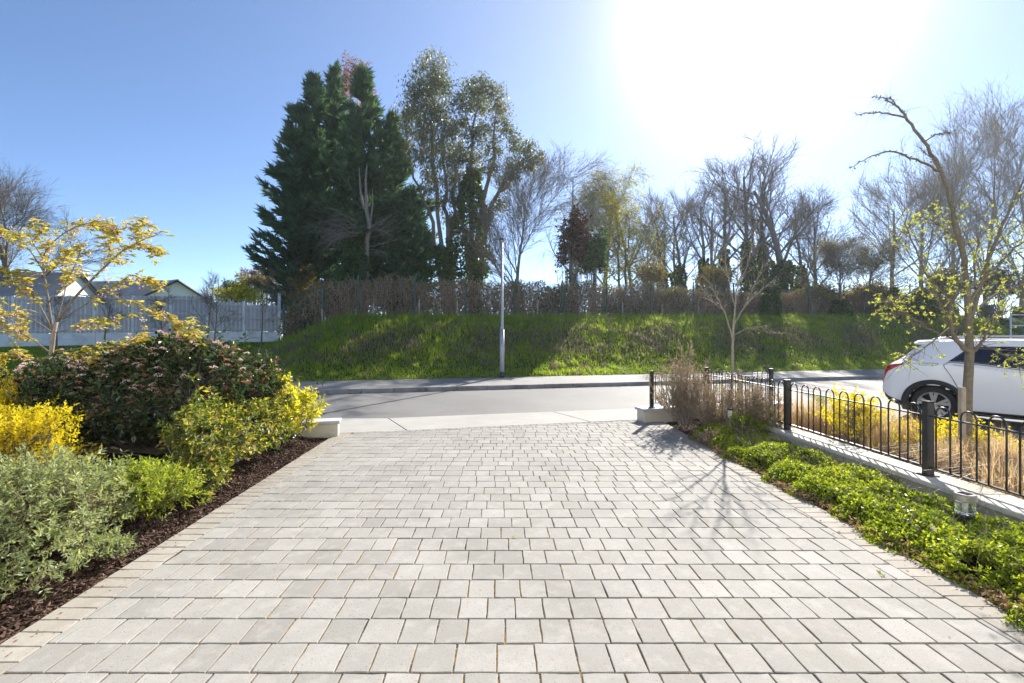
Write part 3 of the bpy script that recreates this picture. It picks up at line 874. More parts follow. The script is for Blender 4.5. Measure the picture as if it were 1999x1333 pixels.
def conifer(label, base, height, R, seed, prof, nb=170, ns=34, group=None, lean=(0, 0)):
    rng = np.random.default_rng(seed); base = np.asarray(base, float)
    t = thing('cypress_tree', label, 'tree', base, 0, group)
    zt = np.linspace(0, 1, 10)
    axis_ = base + np.stack([lean[0] * zt * height, lean[1] * zt * height, zt * height], 1)
    mb = MB(); mb.tube(axis_ - v3(0, 0, .2), np.linspace(height * .018, .02, 10), 7); mb.build('trunk', MAT['bark_grey'], t, True)
    h = np.sort(rng.uniform(.03, .985, nb)) ; az = rng.uniform(0, 2 * math.pi, nb)
    rr = R * np.interp(h, [p[0] for p in prof], [p[1] for p in prof]) * rng.uniform(.62, 1.22, nb)
    st = base + np.stack([lean[0] * h * height, lean[1] * h * height, h * height], 1)
    o = np.stack([np.cos(az), np.sin(az), np.zeros(nb)], 1)
    rise = rr * rng.uniform(.25, .75, nb) + .25
    en = st + o * rr[:, None] + v3(0, 0, 1) * rise[:, None]
    V, Q = seg_tubes(st, en, np.full(nb, .05), np.full(nb, .012), 4); mk('branches', V, [Q], MAT['bark_grey'], t)
    cnt = np.maximum((ns * (.35 + rr / R)).astype(int), 8)
    bi = np.repeat(np.arange(nb), cnt); n = len(bi)
    tt = rng.uniform(.12, 1.0, n) ** .75
    pos = st[bi] * (1 - tt[:, None]) + en[bi] * tt[:, None]
    bd = nrmz(en - st)[bi]
    side = np.cross(bd, v3(0, 0, 1)); side = nrmz(side)
    d = nrmz(bd * rng.uniform(.5, 1.1, (n, 1)) + side * rng.normal(0, .75, (n, 1)) + v3(0, 0, 1) * rng.normal(.12, .33, (n, 1)))
    L = rng.uniform(.26, .74, n) * (1 - .2 * tt)
    VS, TS, nv, RN = [], [], 0, []
    tone = np.clip(rng.normal(.42, .2, n) + .18 * (tt - .6), 0, 1)
    for k in range(5):                                     # five leaflets of each flat spray
        off = (k - 2) * .27
        A_, B_ = frames(d); dk = nrmz(d * math.cos(off) + (A_ * .9 + B_ * rng.normal(0, .35, (n, 1))) * math.sin(off))
        base_p = pos + d * (L * .1 * (2 - abs(k - 2)))[:, None]
        V, T = leaf_mesh(base_p, dk, L * (1.15 - .18 * abs(k - 2)), L * .15, rng, .2)
        VS.append(V); TS.append(T + nv); nv += len(V); RN.append(np.repeat(tone, 4))
    mk('crown', np.concatenate(VS), [np.concatenate(TS)], MAT['leaf_conifer'], t, np.concatenate(RN))
    return t

def bump_r(dirs, seed, amt=.16):
    x, y, z = dirs.T; a = seed * 1.3
    return 1 + amt * (np.sin(4.1 * x + a) * np.cos(3.7 * y + 2 * a) + .7 * np.sin(6.3 * z + 5.1 * x + 3 * a) + .6 * np.cos(8.3 * y - 4.7 * z + a))
def shrub(name, label, c, rad, seed, shoots, per, leaf, lm, base=None, stem_mat='bark_grey', stems=40, shell=.62, upw=.5, whorl=.05, cat='shrub', flowers=None, spread=.75, group=None, flat=1.0, stem_r=.006, lumps=.29, tone=None, cut=None):
    """c, rad: centre and half-sizes of the bush; shoots: number of leafy shoots; per: leaves on each"""
    rng = np.random.default_rng(seed); c = np.asarray(c, float); rad = np.asarray(rad, float)
    base = v3(c[0], c[1], c[2] - rad[2]) if base is None else np.asarray(base, float)
    t = thing(name, label, cat, base, 0, group)
    o = rand_dirs(rng, shoots); o[:, 2] = np.where(o[:, 2] < -.55, -o[:, 2], o[:, 2])
    k = (shell + (1 - shell) * rng.uniform(0, 1, shoots) ** .7) * bump_r(o, seed, lumps)
    stray = rng.uniform(0, 1, shoots) < .16; k = np.where(stray, k * rng.uniform(1.0, 1.28, shoots), k)
    sp = c + o * rad * k[:, None]
    sp[:, 2] = np.maximum(sp[:, 2], base[2] + .03)
    if cut is not None:
        keep = cut(sp); sp = sp[keep]; o = o[keep]; k = k[keep]; shoots = len(sp)
    sd_ = nrmz(o * .8 + v3(0, 0, upw) + rng.normal(0, .35, (shoots, 3)))
    si = np.repeat(np.arange(shoots), per); n = len(si)
    along = rng.uniform(-whorl, whorl * .35, n)
    pos = sp[si] + sd_[si] * along[:, None]
    A_, B_ = frames(sd_[si]); az = rng.uniform(0, 2 * math.pi, n)
    d = nrmz(sd_[si] * (1 - spread + .25 * (along > 0)[:, None]) + (A_ * np.cos(az)[:, None] + B_ * np.sin(az)[:, None]) * spread + rng.normal(0, .15, (n, 3)))
    V, T = leaf_mesh(pos, d, leaf[0] * rng.uniform(.35, 1.35, n), leaf[1] * rng.uniform(.5, 1.35, n), rng, .22)
    tn = np.clip(rng.normal(.45, .22, n) + rng.normal(0, .16, shoots)[si] + (along / whorl) * .12, 0, 1)
    if tone is not None: tn = tone(pos, tn)
    mk('foliage', V, [T], MAT[lm], t, np.repeat(tn, 4))
    if stems:
        i = rng.integers(0, shoots, stems); e = sp[i]
        st = base + rng.normal(0, .12, (stems, 3)) * rad * v3(1, 1, 0)
        mid = st * .45 + e * .55 + (e - c) * v3(.18, .18, -.12) + rng.normal(0, .03, (stems, 3))
        V1, Q1 = seg_tubes(st, mid, np.full(stems, stem_r * 1.4), np.full(stems, stem_r), 5)
        V2, Q2 = seg_tubes(mid, e, np.full(stems, stem_r), np.full(stems, stem_r * .4), 4 if False else 5)
        m2 = shoots * 1
        j = rng.integers(0, stems, m2); s0 = mid[j] * .5 + e[j] * .5
        near = np.linalg.norm(s0 - sp, axis=1) < max(rad) * .8
        V3, Q3 = seg_tubes(s0[near], sp[near], np.full(near.sum(), stem_r * .35), np.full(near.sum(), stem_r * .2), 3)
        V, Q = join([(V1, Q1), (V2, Q2), (V3, Q3)]); mk('stems', V, [Q], MAT[stem_mat], t)
    if flowers:
        for fname, n, size, fm, zmin, nf in flowers:
            of = rand_dirs(rng, n * 4); of = of[of[:, 2] > zmin][:n]; n = len(of)
            fp_ = c + of * rad * (bump_r(of, seed, lumps) * 1.02)[:, None]
            if cut is not None: fp_ = fp_[cut(fp_)]; n = len(fp_)
            i = np.repeat(np.arange(n), nf); m_ = len(i)
            up = nrmz(np.array([0, 0, 1]) + rng.normal(0, .25, (n, 3)))
            A_, B_ = frames(up)
            rr = size * np.sqrt(rng.uniform(0, 1, m_)); az = rng.uniform(0, 2 * math.pi, m_)
            pos = fp_[i] + A_[i] * (rr * np.cos(az))[:, None] + B_[i] * (rr * np.sin(az))[:, None] + up[i] * (size * .45 * (1 - (rr / size) ** 2) + .012)[:, None]
            V, T = leaf_mesh(pos, up[i] + rng.normal(0, .6, (m_, 3)), size * .30, size * .30, rng, .1)
            mk(fname, V, [T], MAT[fm], t, np.repeat(np.clip(rng.normal(.5, .2, n)[i] + rng.normal(0, .15, m_), 0, 1), 4))
    return t

def blades(rng, pos, h, w, lean, bend=.5, lead=None):
    """grass blades of two segments"""
    n = len(pos); az = rng.uniform(0, 2 * math.pi, n)
    o = np.stack([np.cos(az), np.sin(az), np.zeros(n)], 1)
    if lead is not None: o = nrmz(o + lead)
    s_ = np.stack([-np.sin(az), np.cos(az), np.zeros(n)], 1)
    h = np.broadcast_to(h, (n,)); l = np.abs(rng.normal(0, lean, n))
    mid = pos + v3(0, 0, 1) * (h * .55)[:, None] + o * (h * l * .4)[:, None]
    tip = pos + v3(0, 0, 1) * (h * np.maximum(.15, 1 - bend * l))[:, None] + o * (h * l * 1.1)[:, None]
    w = np.broadcast_to(w, (n,))[:, None]
    V = np.stack([pos - s_ * w / 2, pos + s_ * w / 2, mid + s_ * w * .4, mid - s_ * w * .4, tip], 1).reshape(-1, 3)
    i = np.arange(n) * 5
    return V, [np.stack([i, i + 1, i + 2, i + 3], 1), np.stack([i + 3, i + 2, i + 4], 1)]

# ------------------------------------------------------------------ grass of bank and lawn
rng = np.random.default_rng(5)
def scatter_sd(n, s0, s1, d0, d1):
    s = rng.uniform(s0, s1, n); d = rng.uniform(d0, d1, n); x, y = SDxy(s, d)
    k = (np.abs(x / y) < 1.35)
    return s[k], d[k], x[k], y[k]
n = 150000
s, d, x, y = scatter_sd(n, -9, 32, D_GRASS + .02, D_GRASS + 6.4)
tuft = bumps(x, y, 2.6, 7) + .6 * bumps(x, y, 7, 9)
e = d - D_GRASS
h = (.07 + .10 * smooth(.3, 2.2, e) + .07 * np.clip(tuft, 0, 1.5)) * rng.uniform(.6, 1.4, len(x))
h = h * (1 + .6 * (smooth(0, .3, e) * (1 - smooth(.5, 1.0, e))) * (s > .5))
band = np.exp(-((e - 2.9 - .3 * bumps(x, y, .9, 3)) / 1.2) ** 2)
dead = rng.uniform(0, 1, len(x)) < (.05 + .5 * band * smooth(-.1, .6, bumps(x, y, 1.7, 11) + .35))
z = gz(x, y)
p = np.stack([x, y, z - .01], 1)
root = tag(mk('bank_grass', *blades(rng, p[~dead], h[~dead], .022, .55), MAT['grass_bank'], None,
       np.repeat(np.clip(.45 + .22 * tuft[~dead] + rng.normal(0, .16, (~dead).sum()), 0, 1), 5), origin=np.zeros(3)),
       'rough green grass covering the bank across the road', 'grass', kind='stuff')
tag(mk('dead_grass', *blades(rng, p[dead], h[dead] * 1.35, .02, .95, .65), MAT['grass_dead'], None,
       np.repeat(rng.uniform(0, 1, dead.sum()), 5), origin=np.zeros(3)),
       'dry straw-coloured grass in patches along the middle of the bank', 'grass', kind='stuff')
s, d, x, y = scatter_sd(110000, -30, -6, D_GRASS + .02, 13.5)
k = smooth(-9.6, -4.6, s) < rng.uniform(0, 1, len(s)); x, y, s = x[k], y[k], s[k]
p = np.stack([x, y, gz(x, y) - .01], 1)
tag(mk('lawn_grass', *blades(rng, p, rng.uniform(.04, .085, len(x)), .022, .5), MAT['grass_bank'], None,
       np.repeat(np.clip(.38 + .2 * bumps(x, y, 1.4, 2) + rng.normal(0, .12, len(x)), 0, 1), 5), origin=np.zeros(3)),
       'short mown lawn sloping up to the timber fence', 'grass', kind='stuff')
nt_ = 520
s_c, d_c, x_c, y_c = scatter_sd(nt_, -8.5, 31, D_GRASS + .1, D_GRASS + 6.0)
i_ = np.repeat(np.arange(len(x_c)), 34); e_c = (d_c - D_GRASS)[i_]
rr_ = rng.uniform(.08, .26, len(x_c))[i_]; a_ = rng.uniform(0, 2 * math.pi, len(i_)); q_ = np.sqrt(rng.uniform(0, 1, len(i_))) * rr_
x, y = x_c[i_] + q_ * np.cos(a_), y_c[i_] + q_ * np.sin(a_); p = np.stack([x, y, gz(x, y) - .01], 1)
hh = rng.uniform(.14, .34, len(x_c))[i_] * rng.uniform(.6, 1.2, len(i_))
dry = (rng.uniform(0, 1, len(x_c)) < .12 + .5 * np.exp(-(((d_c - D_GRASS) - 2.9) / 1.3) ** 2))[i_]
tag(mk('grass_tussocks', *blades(rng, p[~dry], hh[~dry], .02, .7, .6), MAT['grass_bank'], None, np.repeat(np.clip(rng.normal(.62, .25, len(x_c))[i_][~dry] + rng.normal(0, .1, (~dry).sum()), 0, 1), 5), origin=np.zeros(3)), 'taller green tussocks dotted over the bank', 'grass', kind='stuff')
tag(mk('dry_tussocks', *blades(rng, p[dry], hh[dry] * 1.15, .02, .9, .65), MAT['grass_dead'], None, np.repeat(rng.uniform(0, 1, dry.sum()), 5), origin=np.zeros(3)), 'pale dry tussocks dotted across the middle of the bank', 'grass', kind='stuff')
# grassy weeds at the crest of the bank
s, d, x, y = scatter_sd(9000, -8.5, 31, D_GRASS + 5.0, D_GRASS + 6.2)
p = np.stack([x, y, gz(x, y) - .02], 1)
tag(mk('tall_weeds', *blades(rng, p, rng.uniform(.18, .5, len(x)), .018, .6), MAT['grass_bank'], None,
       np.repeat(rng.uniform(0, .8, len(x)), 5), origin=np.zeros(3)), 'taller weeds fringing the crest of the bank below the hedge', 'grass', kind='stuff')

# ------------------------------------------------------------------ hedge, mesh fence and stakes on the crest
D_H = D_GRASS + 6.4
def crest(s, d=D_H):
    x, y = SDxy(s, d); return np.array([x, y, float(gz(x, y))])
rng = np.random.default_rng(8)
S0, S1 = -8.2, 33.0
def hedge_top(s):                      # height above the crest
    return 1.95 - .45 * smooth(10, 16, s) * (1 - .3 * np.sin(s * 2.1)) - .5 * smooth(-6.6, -8.2, s) + .12 * np.sin(s * 1.9 + 1) + .10 * np.sin(s * 4.7) + .08 * np.sin(s * 11.3 + 2)
hb = crest(6)
hedge = thing('bramble_hedge', 'overgrown brown bramble hedge along the top of the bank', 'hedge', hb)
n = 20000
s = rng.uniform(S0, S1, n); dd_ = D_H + .25 + rng.uniform(0, 1.5, n); x, y = SDxy(s, dd_)
top = hedge_top(s); z0 = gz(x, y)
zs = z0 + top * rng.uniform(0, .8, n)
p0 = np.stack([x, y, zs], 1)
L = rng.uniform(.3, 1.1, n)
dv = nrmz(np.stack([rng.normal(0, .38, n), rng.normal(0, .3, n), rng.choice([1, -1], n, p=[.62, .38]) * rng.uniform(.6, 1.2, n)], 1))
p1 = p0 + dv * (L / 2)[:, None]; dv2 = nrmz(dv + rng.normal(0, .35, (n, 3)) + v3(0, 0, -.25)); p2 = p1 + dv2 * (L / 2)[:, None]
for q_ in (p1, p2): q_[:, 2] = np.minimum(q_[:, 2], z0 + top * 1.06 + rng.uniform(0, .12, n))
V, Q = join([seg_tubes(p0, p1, np.full(n, .011), np.full(n, .009), 3), seg_tubes(p1, p2, np.full(n, .009), np.full(n, .004), 3)])
barkmat('bramble', (.32, .215, .155), (.56, .42, .32), 5)
mk('twigs', V, [Q], MAT['bramble'], hedge)
n = 60000
s = rng.uniform(S0, S1, n); x, y = SDxy(s, D_H + .25 + rng.uniform(0, 1.5, n)); z0 = gz(x, y)
pos = np.stack([x, y, z0 + hedge_top(s) * (1 - .95 * rng.uniform(0, 1, n) ** 1.2)], 1)
V, T = leaf_mesh(pos, rng.normal(0, 1, (n, 3)) + v3(0, -.2, -.4), rng.uniform(.05, .13, n), rng.uniform(.035, .08, n), rng)
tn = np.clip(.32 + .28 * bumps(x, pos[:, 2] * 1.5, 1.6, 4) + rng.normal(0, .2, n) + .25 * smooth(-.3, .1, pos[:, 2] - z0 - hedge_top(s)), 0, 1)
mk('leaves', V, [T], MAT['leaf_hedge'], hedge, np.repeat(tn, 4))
# dark ivy patches low in the hedge
n = 12000
cs = rng.uniform(S0, S1, 40); ch = rng.uniform(.2, 1.3, 40); i = rng.integers(0, 40, n)
s = cs[i] + rng.normal(0, .35, n); x, y = SDxy(s, D_H + .3 + rng.uniform(0, 1.2, n))
pos = np.stack([x, y, gz(x, y) + np.clip(ch[i] + rng.normal(0, .35, n), 0, 1.7)], 1)
V, T = leaf_mesh(pos, rng.normal(0, 1, (n, 3)) + v3(0, 0, -.5), .11, .09, rng)
mk('ivy', V, [T], MAT['leaf_ivy'], hedge, np.repeat(rng.uniform(0, .7, n), 4))

noisy('green_steel', (.012, .075, .065), (.02, .11, .095), 6, .45, .4, .05)
fence = thing('mesh_fence', 'dark green steel mesh fence in front of the hedge', 'fence', crest(-8, D_H - .05))
ps = [-7.95, -6.3, -4.75, -2.15, .3, 2.8, 5.3, 7.8, 10.4, 13.0, 15.6, 18.2, 20.8, 23.4, 26.0, 28.6, 31.2]
for k, s in enumerate(ps):
    c = crest(s, D_H); h = 2.05 if k > 1 else 1.75
    mb = MB(); mb.box((c[0], c[1], c[2] + h / 2 - .1), (.06, .06, h + .2), A0, .006)
    po = mb.build('post', MAT['green_steel'], fence)
for a, b in zip(ps[:-1], ps[1:]):
    m_ = MB(); ca, cb = crest(a, D_H - .04), crest(b, D_H - .04)
    nw = int((b - a) / .10)
    P0 = np.array([ca + (cb - ca) * (k + .5) / nw for k in range(nw)])
    V, Q = seg_tubes(P0 + v3(0, 0, .05), P0 + v3(0, 0, 1.85), np.full(nw, .003), np.full(nw, .003), 3); m_.add(V, [Q])
    for zz in (.08, .65, 1.25, 1.83): m_.tube([ca + v3(0, 0, zz), cb + v3(0, 0, zz)], .0045, 4, False)
    m_.build('mesh_panel', MAT['green_steel'], fence, kind='stuff')

ORD = ['first', 'second', 'third', 'fourth', 'fifth', 'sixth', 'seventh', 'eighth', 'ninth', 'tenth', 'eleventh', 'twelfth', 'thirteenth', 'fourteenth']
rng = np.random.default_rng(9)
stakes = [(584, .9), (630, .8), (728, .78), (818, .95), (893, .9), (960, .85), (1050, .95), (1131, .7), (1216, .9), (1294, .8), (1364, .7), (1588, .8), (1661, 1.0), (1755, 1.25)]
for k, (u, h) in enumerate(stakes):
    t_ = (u - U0) / F; Y = (O2[1] + (D_H - .5) / math.cos(A0)) / (1 - t_ * math.tan(A0)); x = t_ * Y
    if u < 600: Y += 1.0; x = t_ * Y
    z = float(gz(x, Y)); mb = MB(); r_ = .035
    tilt = rng.normal(0, .03, 2)
    pts = [[x, Y, z - .15], [x + tilt[0] * h, Y + tilt[1] * h, z + h - .03], [x + tilt[0] * h, Y + tilt[1] * h, z + h]]
    mb.tube(pts, [r_, r_ * .95, r_ * .6], 8)
    o = mb.build('wooden_stake', MAT['timber_stake'], None, False, np.array([x, Y, z]))
    tag(o, f'{ORD[k]} wooden stake from the left standing at the foot of the hedge', 'stake', 'stakes along the hedge')

# ------------------------------------------------------------------ trees behind the hedge
def tb(u, Y): x = X(u, Y); return v3(x, Y, float(gz(x, Y)))
def topz(v, Y): return CH - (v - V0) / F * Y
PROF = [(0, .38), (.1, .58), (.22, .88), (.34, 1.0), (.46, .90), (.6, .62), (.74, .37), (.87, .17), (.95, .08), (1, .02)]
for u, v, Y, R, seed, lab in ((578, 214, 27.5, 2.3, 1, 'wide dark cypress forming the left flank of the clump'),
                              (613, 150, 28.5, 2.8, 2, 'dark cypress with the leftmost tall pointed top'),
                              (654, 132, 30.0, 2.9, 3, 'tall dark cypress in the middle of the clump'),
                              (709, 142, 27.0, 2.9, 4, 'tall dark cypress behind the pale bare trunk'),
                              (765, 232, 28.5, 2.4, 5, 'dark cypress forming the right flank of the clump'),
                              (800, 385, 27.5, 2.0, 6, 'shorter dark cypress low at the right end of the clump')):
    b = tb(u, Y); H = topz(v, Y) - b[2]
    conifer(lab, b, H, R, seed, PROF, nb=int(60 + H * 9), ns=42, group='cypress trees left of centre')
# copper-leaved tree peeping over the cypresses
Y = 34; b = tb(685, Y); zt = topz(112, Y)
clump_tree('copper_tree', 'coppery pink tree top rising behind the dark cypresses', b, [[b, b + v3(0, 0, zt - b[2] - 1)]],
           [(P(u, v, Y), r, 330) for u, v, r in ((690, 128, .8), (670, 150, .7), (708, 140, .8), (688, 165, .9), (715, 175, .7), (668, 180, .6), (700, 205, .9))],
           31, (.16, .10, .5), 'bark_grey', 'leaf_copper', .25)
# dead tree with pale trunk and drooping bare twigs, ivy round its foot
Y = 24.4; b = tb(712, Y)
t = thing('pale_tree', 'pale dead trunk in front of the cypresses, bare boughs drooping beside it', 'tree', b)
mb = MB(); mb.tube([b, P(716, 505, Y), P(716, 470, Y), P(722, 440, Y), P(716, 415, Y), P(715, 385, Y), P(714, 350, Y), P(716, 320, Y)], [.13, .13, .13, .125, .10, .08, .06, .02], 8)
mb.tube([P(716, 415, Y), P(707, 395, Y), P(703, 360, Y), P(701, 325, Y)], [.08, .07, .05, .02], 7)
mb.tube([P(722, 440, Y), P(728, 400, Y), P(727, 370, Y)], [.06, .05, .02], 6)
mb.build('trunk', MAT['bark_grey'], t, True)
rng = np.random.default_rng(41); segs, tips = [], []
PRD = dict(nseg=(7, 6), kids=(9, 0), ang=(28, 30), len=(.6, .5), rad=(.5, .5), taper=(.3, .25), wander=(.1, .12), up=(-.09, -.20), start=(.2, .2))
for k in range(30):
    a = P(rng.uniform(680, 700), rng.uniform(432, 470), Y - rng.uniform(0, .6))
    grow(rng, a, nrmz(v3(-1 + rng.normal(0, .3), rng.normal(-.2, .4), rng.uniform(-.1, .75))), rng.uniform(1.0, 2.3), .022, 0, PRD, segs, tips)
for k in range(12):
    a = P(722, rng.uniform(440, 500), Y)
    grow(rng, a, nrmz(v3(1, rng.normal(-.2, .4), rng.uniform(-.1, .6))), rng.uniform(.8, 1.7), .02, 0, dict(PRD, up=(.0, .0)), segs, tips)
V, Q = segs_mesh(segs, (4, 3, 3, 3)); mk('branches', V, [Q], MAT['bark_grey'], t)
V, T = ivy_shell(rng, [P(692, 545, Y - .3), P(692, 520, Y - .3), P(690, 480, Y - .2), P(690, 445, Y - .1)], [.75, .75, .5, .2], 2600, .15)
mk('ivy', V, [T], MAT['leaf_ivy'], t, np.repeat(rng.uniform(0, .75, 2600), 4))

# gum trees
Y = 27.5; b = tb(872, Y)
cl = [(u, v, r) for u, v, r in ((848, 128, .75), (835, 150, .95), (860, 160, .75), (815, 180, .9), (845, 190, 1.05), (800, 215, .8), (830, 225, 1.0), (862, 215, .8), (795, 255, .7),
      (822, 268, .95), (850, 258, .9), (838, 305, .8), (812, 300, .55), (870, 300, .8), (862, 345, .7), (842, 340, .5), (880, 255, .55), (885, 380, .5), (833, 370, .35), (860, 395, .4), (880, 425, .35))]
clump_tree('gum_tree', 'tall silvery gum tree with several slim pale trunks beside the cypresses', b,
           [[b, P(862, 470, Y), P(850, 350, Y), P(838, 210, Y), P(848, 125, Y)], [b + v3(.25, .1, 0), P(873, 440, Y), P(868, 330, Y), P(862, 240, Y)], [b + v3(.4, 0, 0), P(882, 420, Y + .4), P(890, 340, Y + .4), P(884, 265, Y)], [b, P(845, 440, Y), P(815, 360, Y), P(790, 300, Y)]],
           [(P(u, v, Y + dy), (r, r, r * 1.05), int(820 * r * r + 190)) for (u, v, r), dy in zip(cl, np.random.default_rng(1).normal(0, .7, len(cl)))], 51, (.22, .065, 1.0), 'bark_grey', 'leaf_gum', .17,
           ivy=[([b, P(868, 510, Y), P(866, 480, Y)], [.6, .55, .2], 700, .17)])
Y = 28.5; b = tb(925, Y)
cl = [(u, v, r) for u, v, r in ((918, 172, .6), (940, 168, .65), (962, 185, .7), (905, 200, .65), (935, 205, .8), (975, 215, .65), (900, 240, .6), (950, 250, .75), (988, 250, .6), (925, 262, .7), (1005, 285, .5),
      (1030, 290, .5), (1048, 308, .45), (1020, 318, .55), (995, 325, .5), (965, 290, .6), (1035, 325, .35), (900, 310, .6), (930, 310, .75), (955, 330, .6), (985, 360, .45), (890, 345, .7), (915, 350, .6), (975, 395, .4), (1000, 345, .4), (960, 420, .4), (890, 290, .6))]
clump_tree('gum_tree', 'broad open gum tree on an ivy-wrapped trunk left of the lamp post', b,
           [[b, P(920, 440, Y), P(918, 340, Y), P(925, 250, Y), P(935, 190, Y)], [b, P(935, 430, Y), P(955, 350, Y), P(965, 270, Y), P(970, 215, Y)], [b, P(950, 420, Y), P(985, 350, Y), P(1030, 305, Y)], [b, P(905, 420, Y), P(893, 340, Y)]],
           [(P(u, v, Y + dy), (r, r, r * .9), int(920 * r * r + 210)) for (u, v, r), dy in zip(cl, np.random.default_rng(2).normal(0, .7, len(cl)))], 52, (.19, .075, .7), 'bark_grey', 'leaf_gum', .2,
           ivy=[([P(915, 560, Y - .6), P(915, 500, Y - .6), P(915, 440, Y - .5), P(920, 385, Y - .3), P(922, 330, Y)], [1.05, 1.1, .95, .7, .3], 6200, .2),
                ([P(850, 545, Y - 2), P(850, 505, Y - 2), P(850, 485, Y - 2)], [.9, .8, .3], 1600, .17)])
# small bare fan tree right of the lamp post
Y = 27; b = tb(1012, Y)
bare_tree('bare_tree', 'small bare fan-shaped tree just right of the lamp post', b, topz(362, Y) - b[2], 61, PR_FAN, mat='bark_grey', twig=(3, .8, .008, 26, -.02), tw2=(2, .5, .006, 28, 0), leaves=(700, .11, 'leaf_bud', .2), ivy=(2.8, .34, 900, .14))
# birches and willow
Y = 34; b = tb(1118, Y)
bare_tree('birch_tree', 'bare weeping birch with thin hanging twigs', b, topz(292, Y) - b[2], 62, PR_BIRCH, mat='bark_grey', twig=(1, .9, .008, 50, .3), tw2=(2, 1.0, .0055, 30, .5), ivy=(4.6, .5, 900, .16))
b = tb(1180, Y + 1)
bare_tree('birch_tree', 'taller birch in fresh yellow-green leaf', b, topz(282, Y + 1) - b[2], 63, PR_BIRCH, mat='bark_grey', twig=(2, .7, .007, 50, .2), tw2=(2, .6, .0045, 40, .4), leaves=(9500, .12, 'leaf_spring', .6))
Y = 34; b = tb(1212, Y)
cl = [(1200, 400, .7), (1225, 420, .7), (1190, 440, .75), (1215, 455, .8), (1238, 445, .5), (1200, 480, .7), (1228, 490, .65), (1205, 515, .65), (1222, 535, .6), (1190, 530, .5), (1175, 470, .4)]
clump_tree('willow_tree', 'bright yellow willow with trailing spring foliage', b, [[b, P(1208, 480, Y), P(1205, 410, Y)], [b, P(1222, 500, Y), P(1230, 430, Y)]],
           [(P(u, v, Y), (r * 1.2, r * 1.2, r * 1.45), int(600 * r * r + 140)) for u, v, r in cl], 64, (.15, .06, .8), 'bark_olive', 'leaf_spring', .12)
Y = 37; b = tb(1240, Y)
bare_tree('bare_tree', 'slim half-bare tree with brownish top beside the yellow willow', b, topz(372, Y) - b[2], 65, PR_ASH, mat='bark_grey', leaves=(1800, .13, 'leaf_bud', .4), twig=(2, .7, .008, 40, .05), tw2=(2, .4, .005, 40, 0))
# dark evergreen pair below the birches
Y = 26.5
for (u, v, rx, rz, lm, lab, nn) in ((1122, 485, .95, 1.75, 'leaf_maroon', 'dark maroon evergreen bush below the weeping birch', 900), (1160, 508, .75, 1.25, 'leaf_ivy', 'dark green evergreen bush beside the maroon one', 700)):
    c = P(u, v, Y); shrub('evergreen_bush', lab, c, (rx, rx, rz), u, nn, 7, (.17, .10), lm, base=tb(u, Y), stems=20, whorl=.15, stem_r=.02, shell=.5)

# ash trees of the centre right
ash = [(1298, 392, 38, 71, (-.05, 0), 'slim ash with tufted bent top at the left end of the bare row'), (1335, 372, 40, 72, (.0, 0), 'second bare ash from the left, its stem thick with ivy'),
       (1372, 345, 38, 73, (.03, 0), 'third bare ash from the left in the row behind the sapling'), (1412, 305, 41, 74, (.0, 0), 'tall bare ash standing behind the pale sapling'),
       (1458, 272, 38, 75, (.05, 0), 'tallest bare ash near the sun, crown spreading left'), (1500, 275, 41, 76, (.02, 0), 'tall bare ash with upright crown left of the ivied giant'),
       (1318, 402, 46, 171, (.0, 0), 'thin bare ash set back between the first two of the row'), (1394, 362, 47, 172, (.02, 0), 'thin bare ash set back just left of the pale sapling'),
       (1478, 335, 46, 173, (.0, 0), 'thin bare ash set back below the tallest crown'), (1562, 372, 47, 174, (.05, 0), 'thin bare ash set back right of the ivied giant'), (1270, 430, 44, 175, (0, 0), 'low bare ash in the gap right of the yellow willow')]
for u, v, Y, seed, ln, lab in ash:
    b = tb(u, Y); H = topz(v, Y) - b[2]
    bare_tree('ash_tree', lab, b, H, seed, PR_ASH, ln, mat='bark_dark', twig=(2, .8, .010, 36, -.05), tw2=None, ivy=(H * .45, .42, 2600, .15), group='bare ash trees')
Y = 36; b = tb(1532, Y); H = topz(290, Y) - b[2]
bare_tree('ash_tree', 'big bare ash with a massive ivy-clad trunk and long low boughs', b, H, 77, dict(PR_ASH, kids=(11, 8, 0), len=(.62, .5, .5)), (.0, 0), trunk_r=.36, mat='bark_dark', twig=(2, .85, .011, 36, -.05), tw2=None, ivy=(5.4, .95, 5600, .17), group='bare ash trees')
Y = 38; b = tb(1590, Y)
bare_tree('ash_tree', 'lower bare ash to the right of the ivied giant', b, topz(385, Y) - b[2], 78, dict(PR_ASH, kids=(12, 7, 0)), (.15, 0), mat='bark_dark', twig=(2, .7, .009, 38, -.03), tw2=(2, .4, .0055, 38, 0), group='bare ash trees')
Y = 27.5; b = tb(1640, Y)
bare_tree('hawthorn_tree', 'small rounded hawthorn in sparse leaf above an ivied stump', b, topz(470, Y) - b[2], 79, dict(PR_ASH, kids=(13, 8, 0), len=(.7, .5, .5), ang=(55, 45, 40)), (.05, 0), mat='bark_dark', twig=(2, .5, .008, 45, 0), tw2=(2, .3, .005, 45, 0), leaves=(2000, .10, 'leaf_hedge', .2), ivy=(1.4, .62, 1800, .15))
Y = 28.5; b = tb(1685, Y)
bare_tree('hawthorn_tree', 'hawthorn in thin leaf left of the tall fan trees', b, topz(485, Y) - b[2], 80, dict(PR_ASH, kids=(11, 8, 0), len=(.7, .5, .5)), (.1, 0), mat='bark_dark', twig=(2, .6, .008, 45, 0), tw2=(2, .35, .005, 45, 0), leaves=(1500, .11, 'leaf_bud', .2))
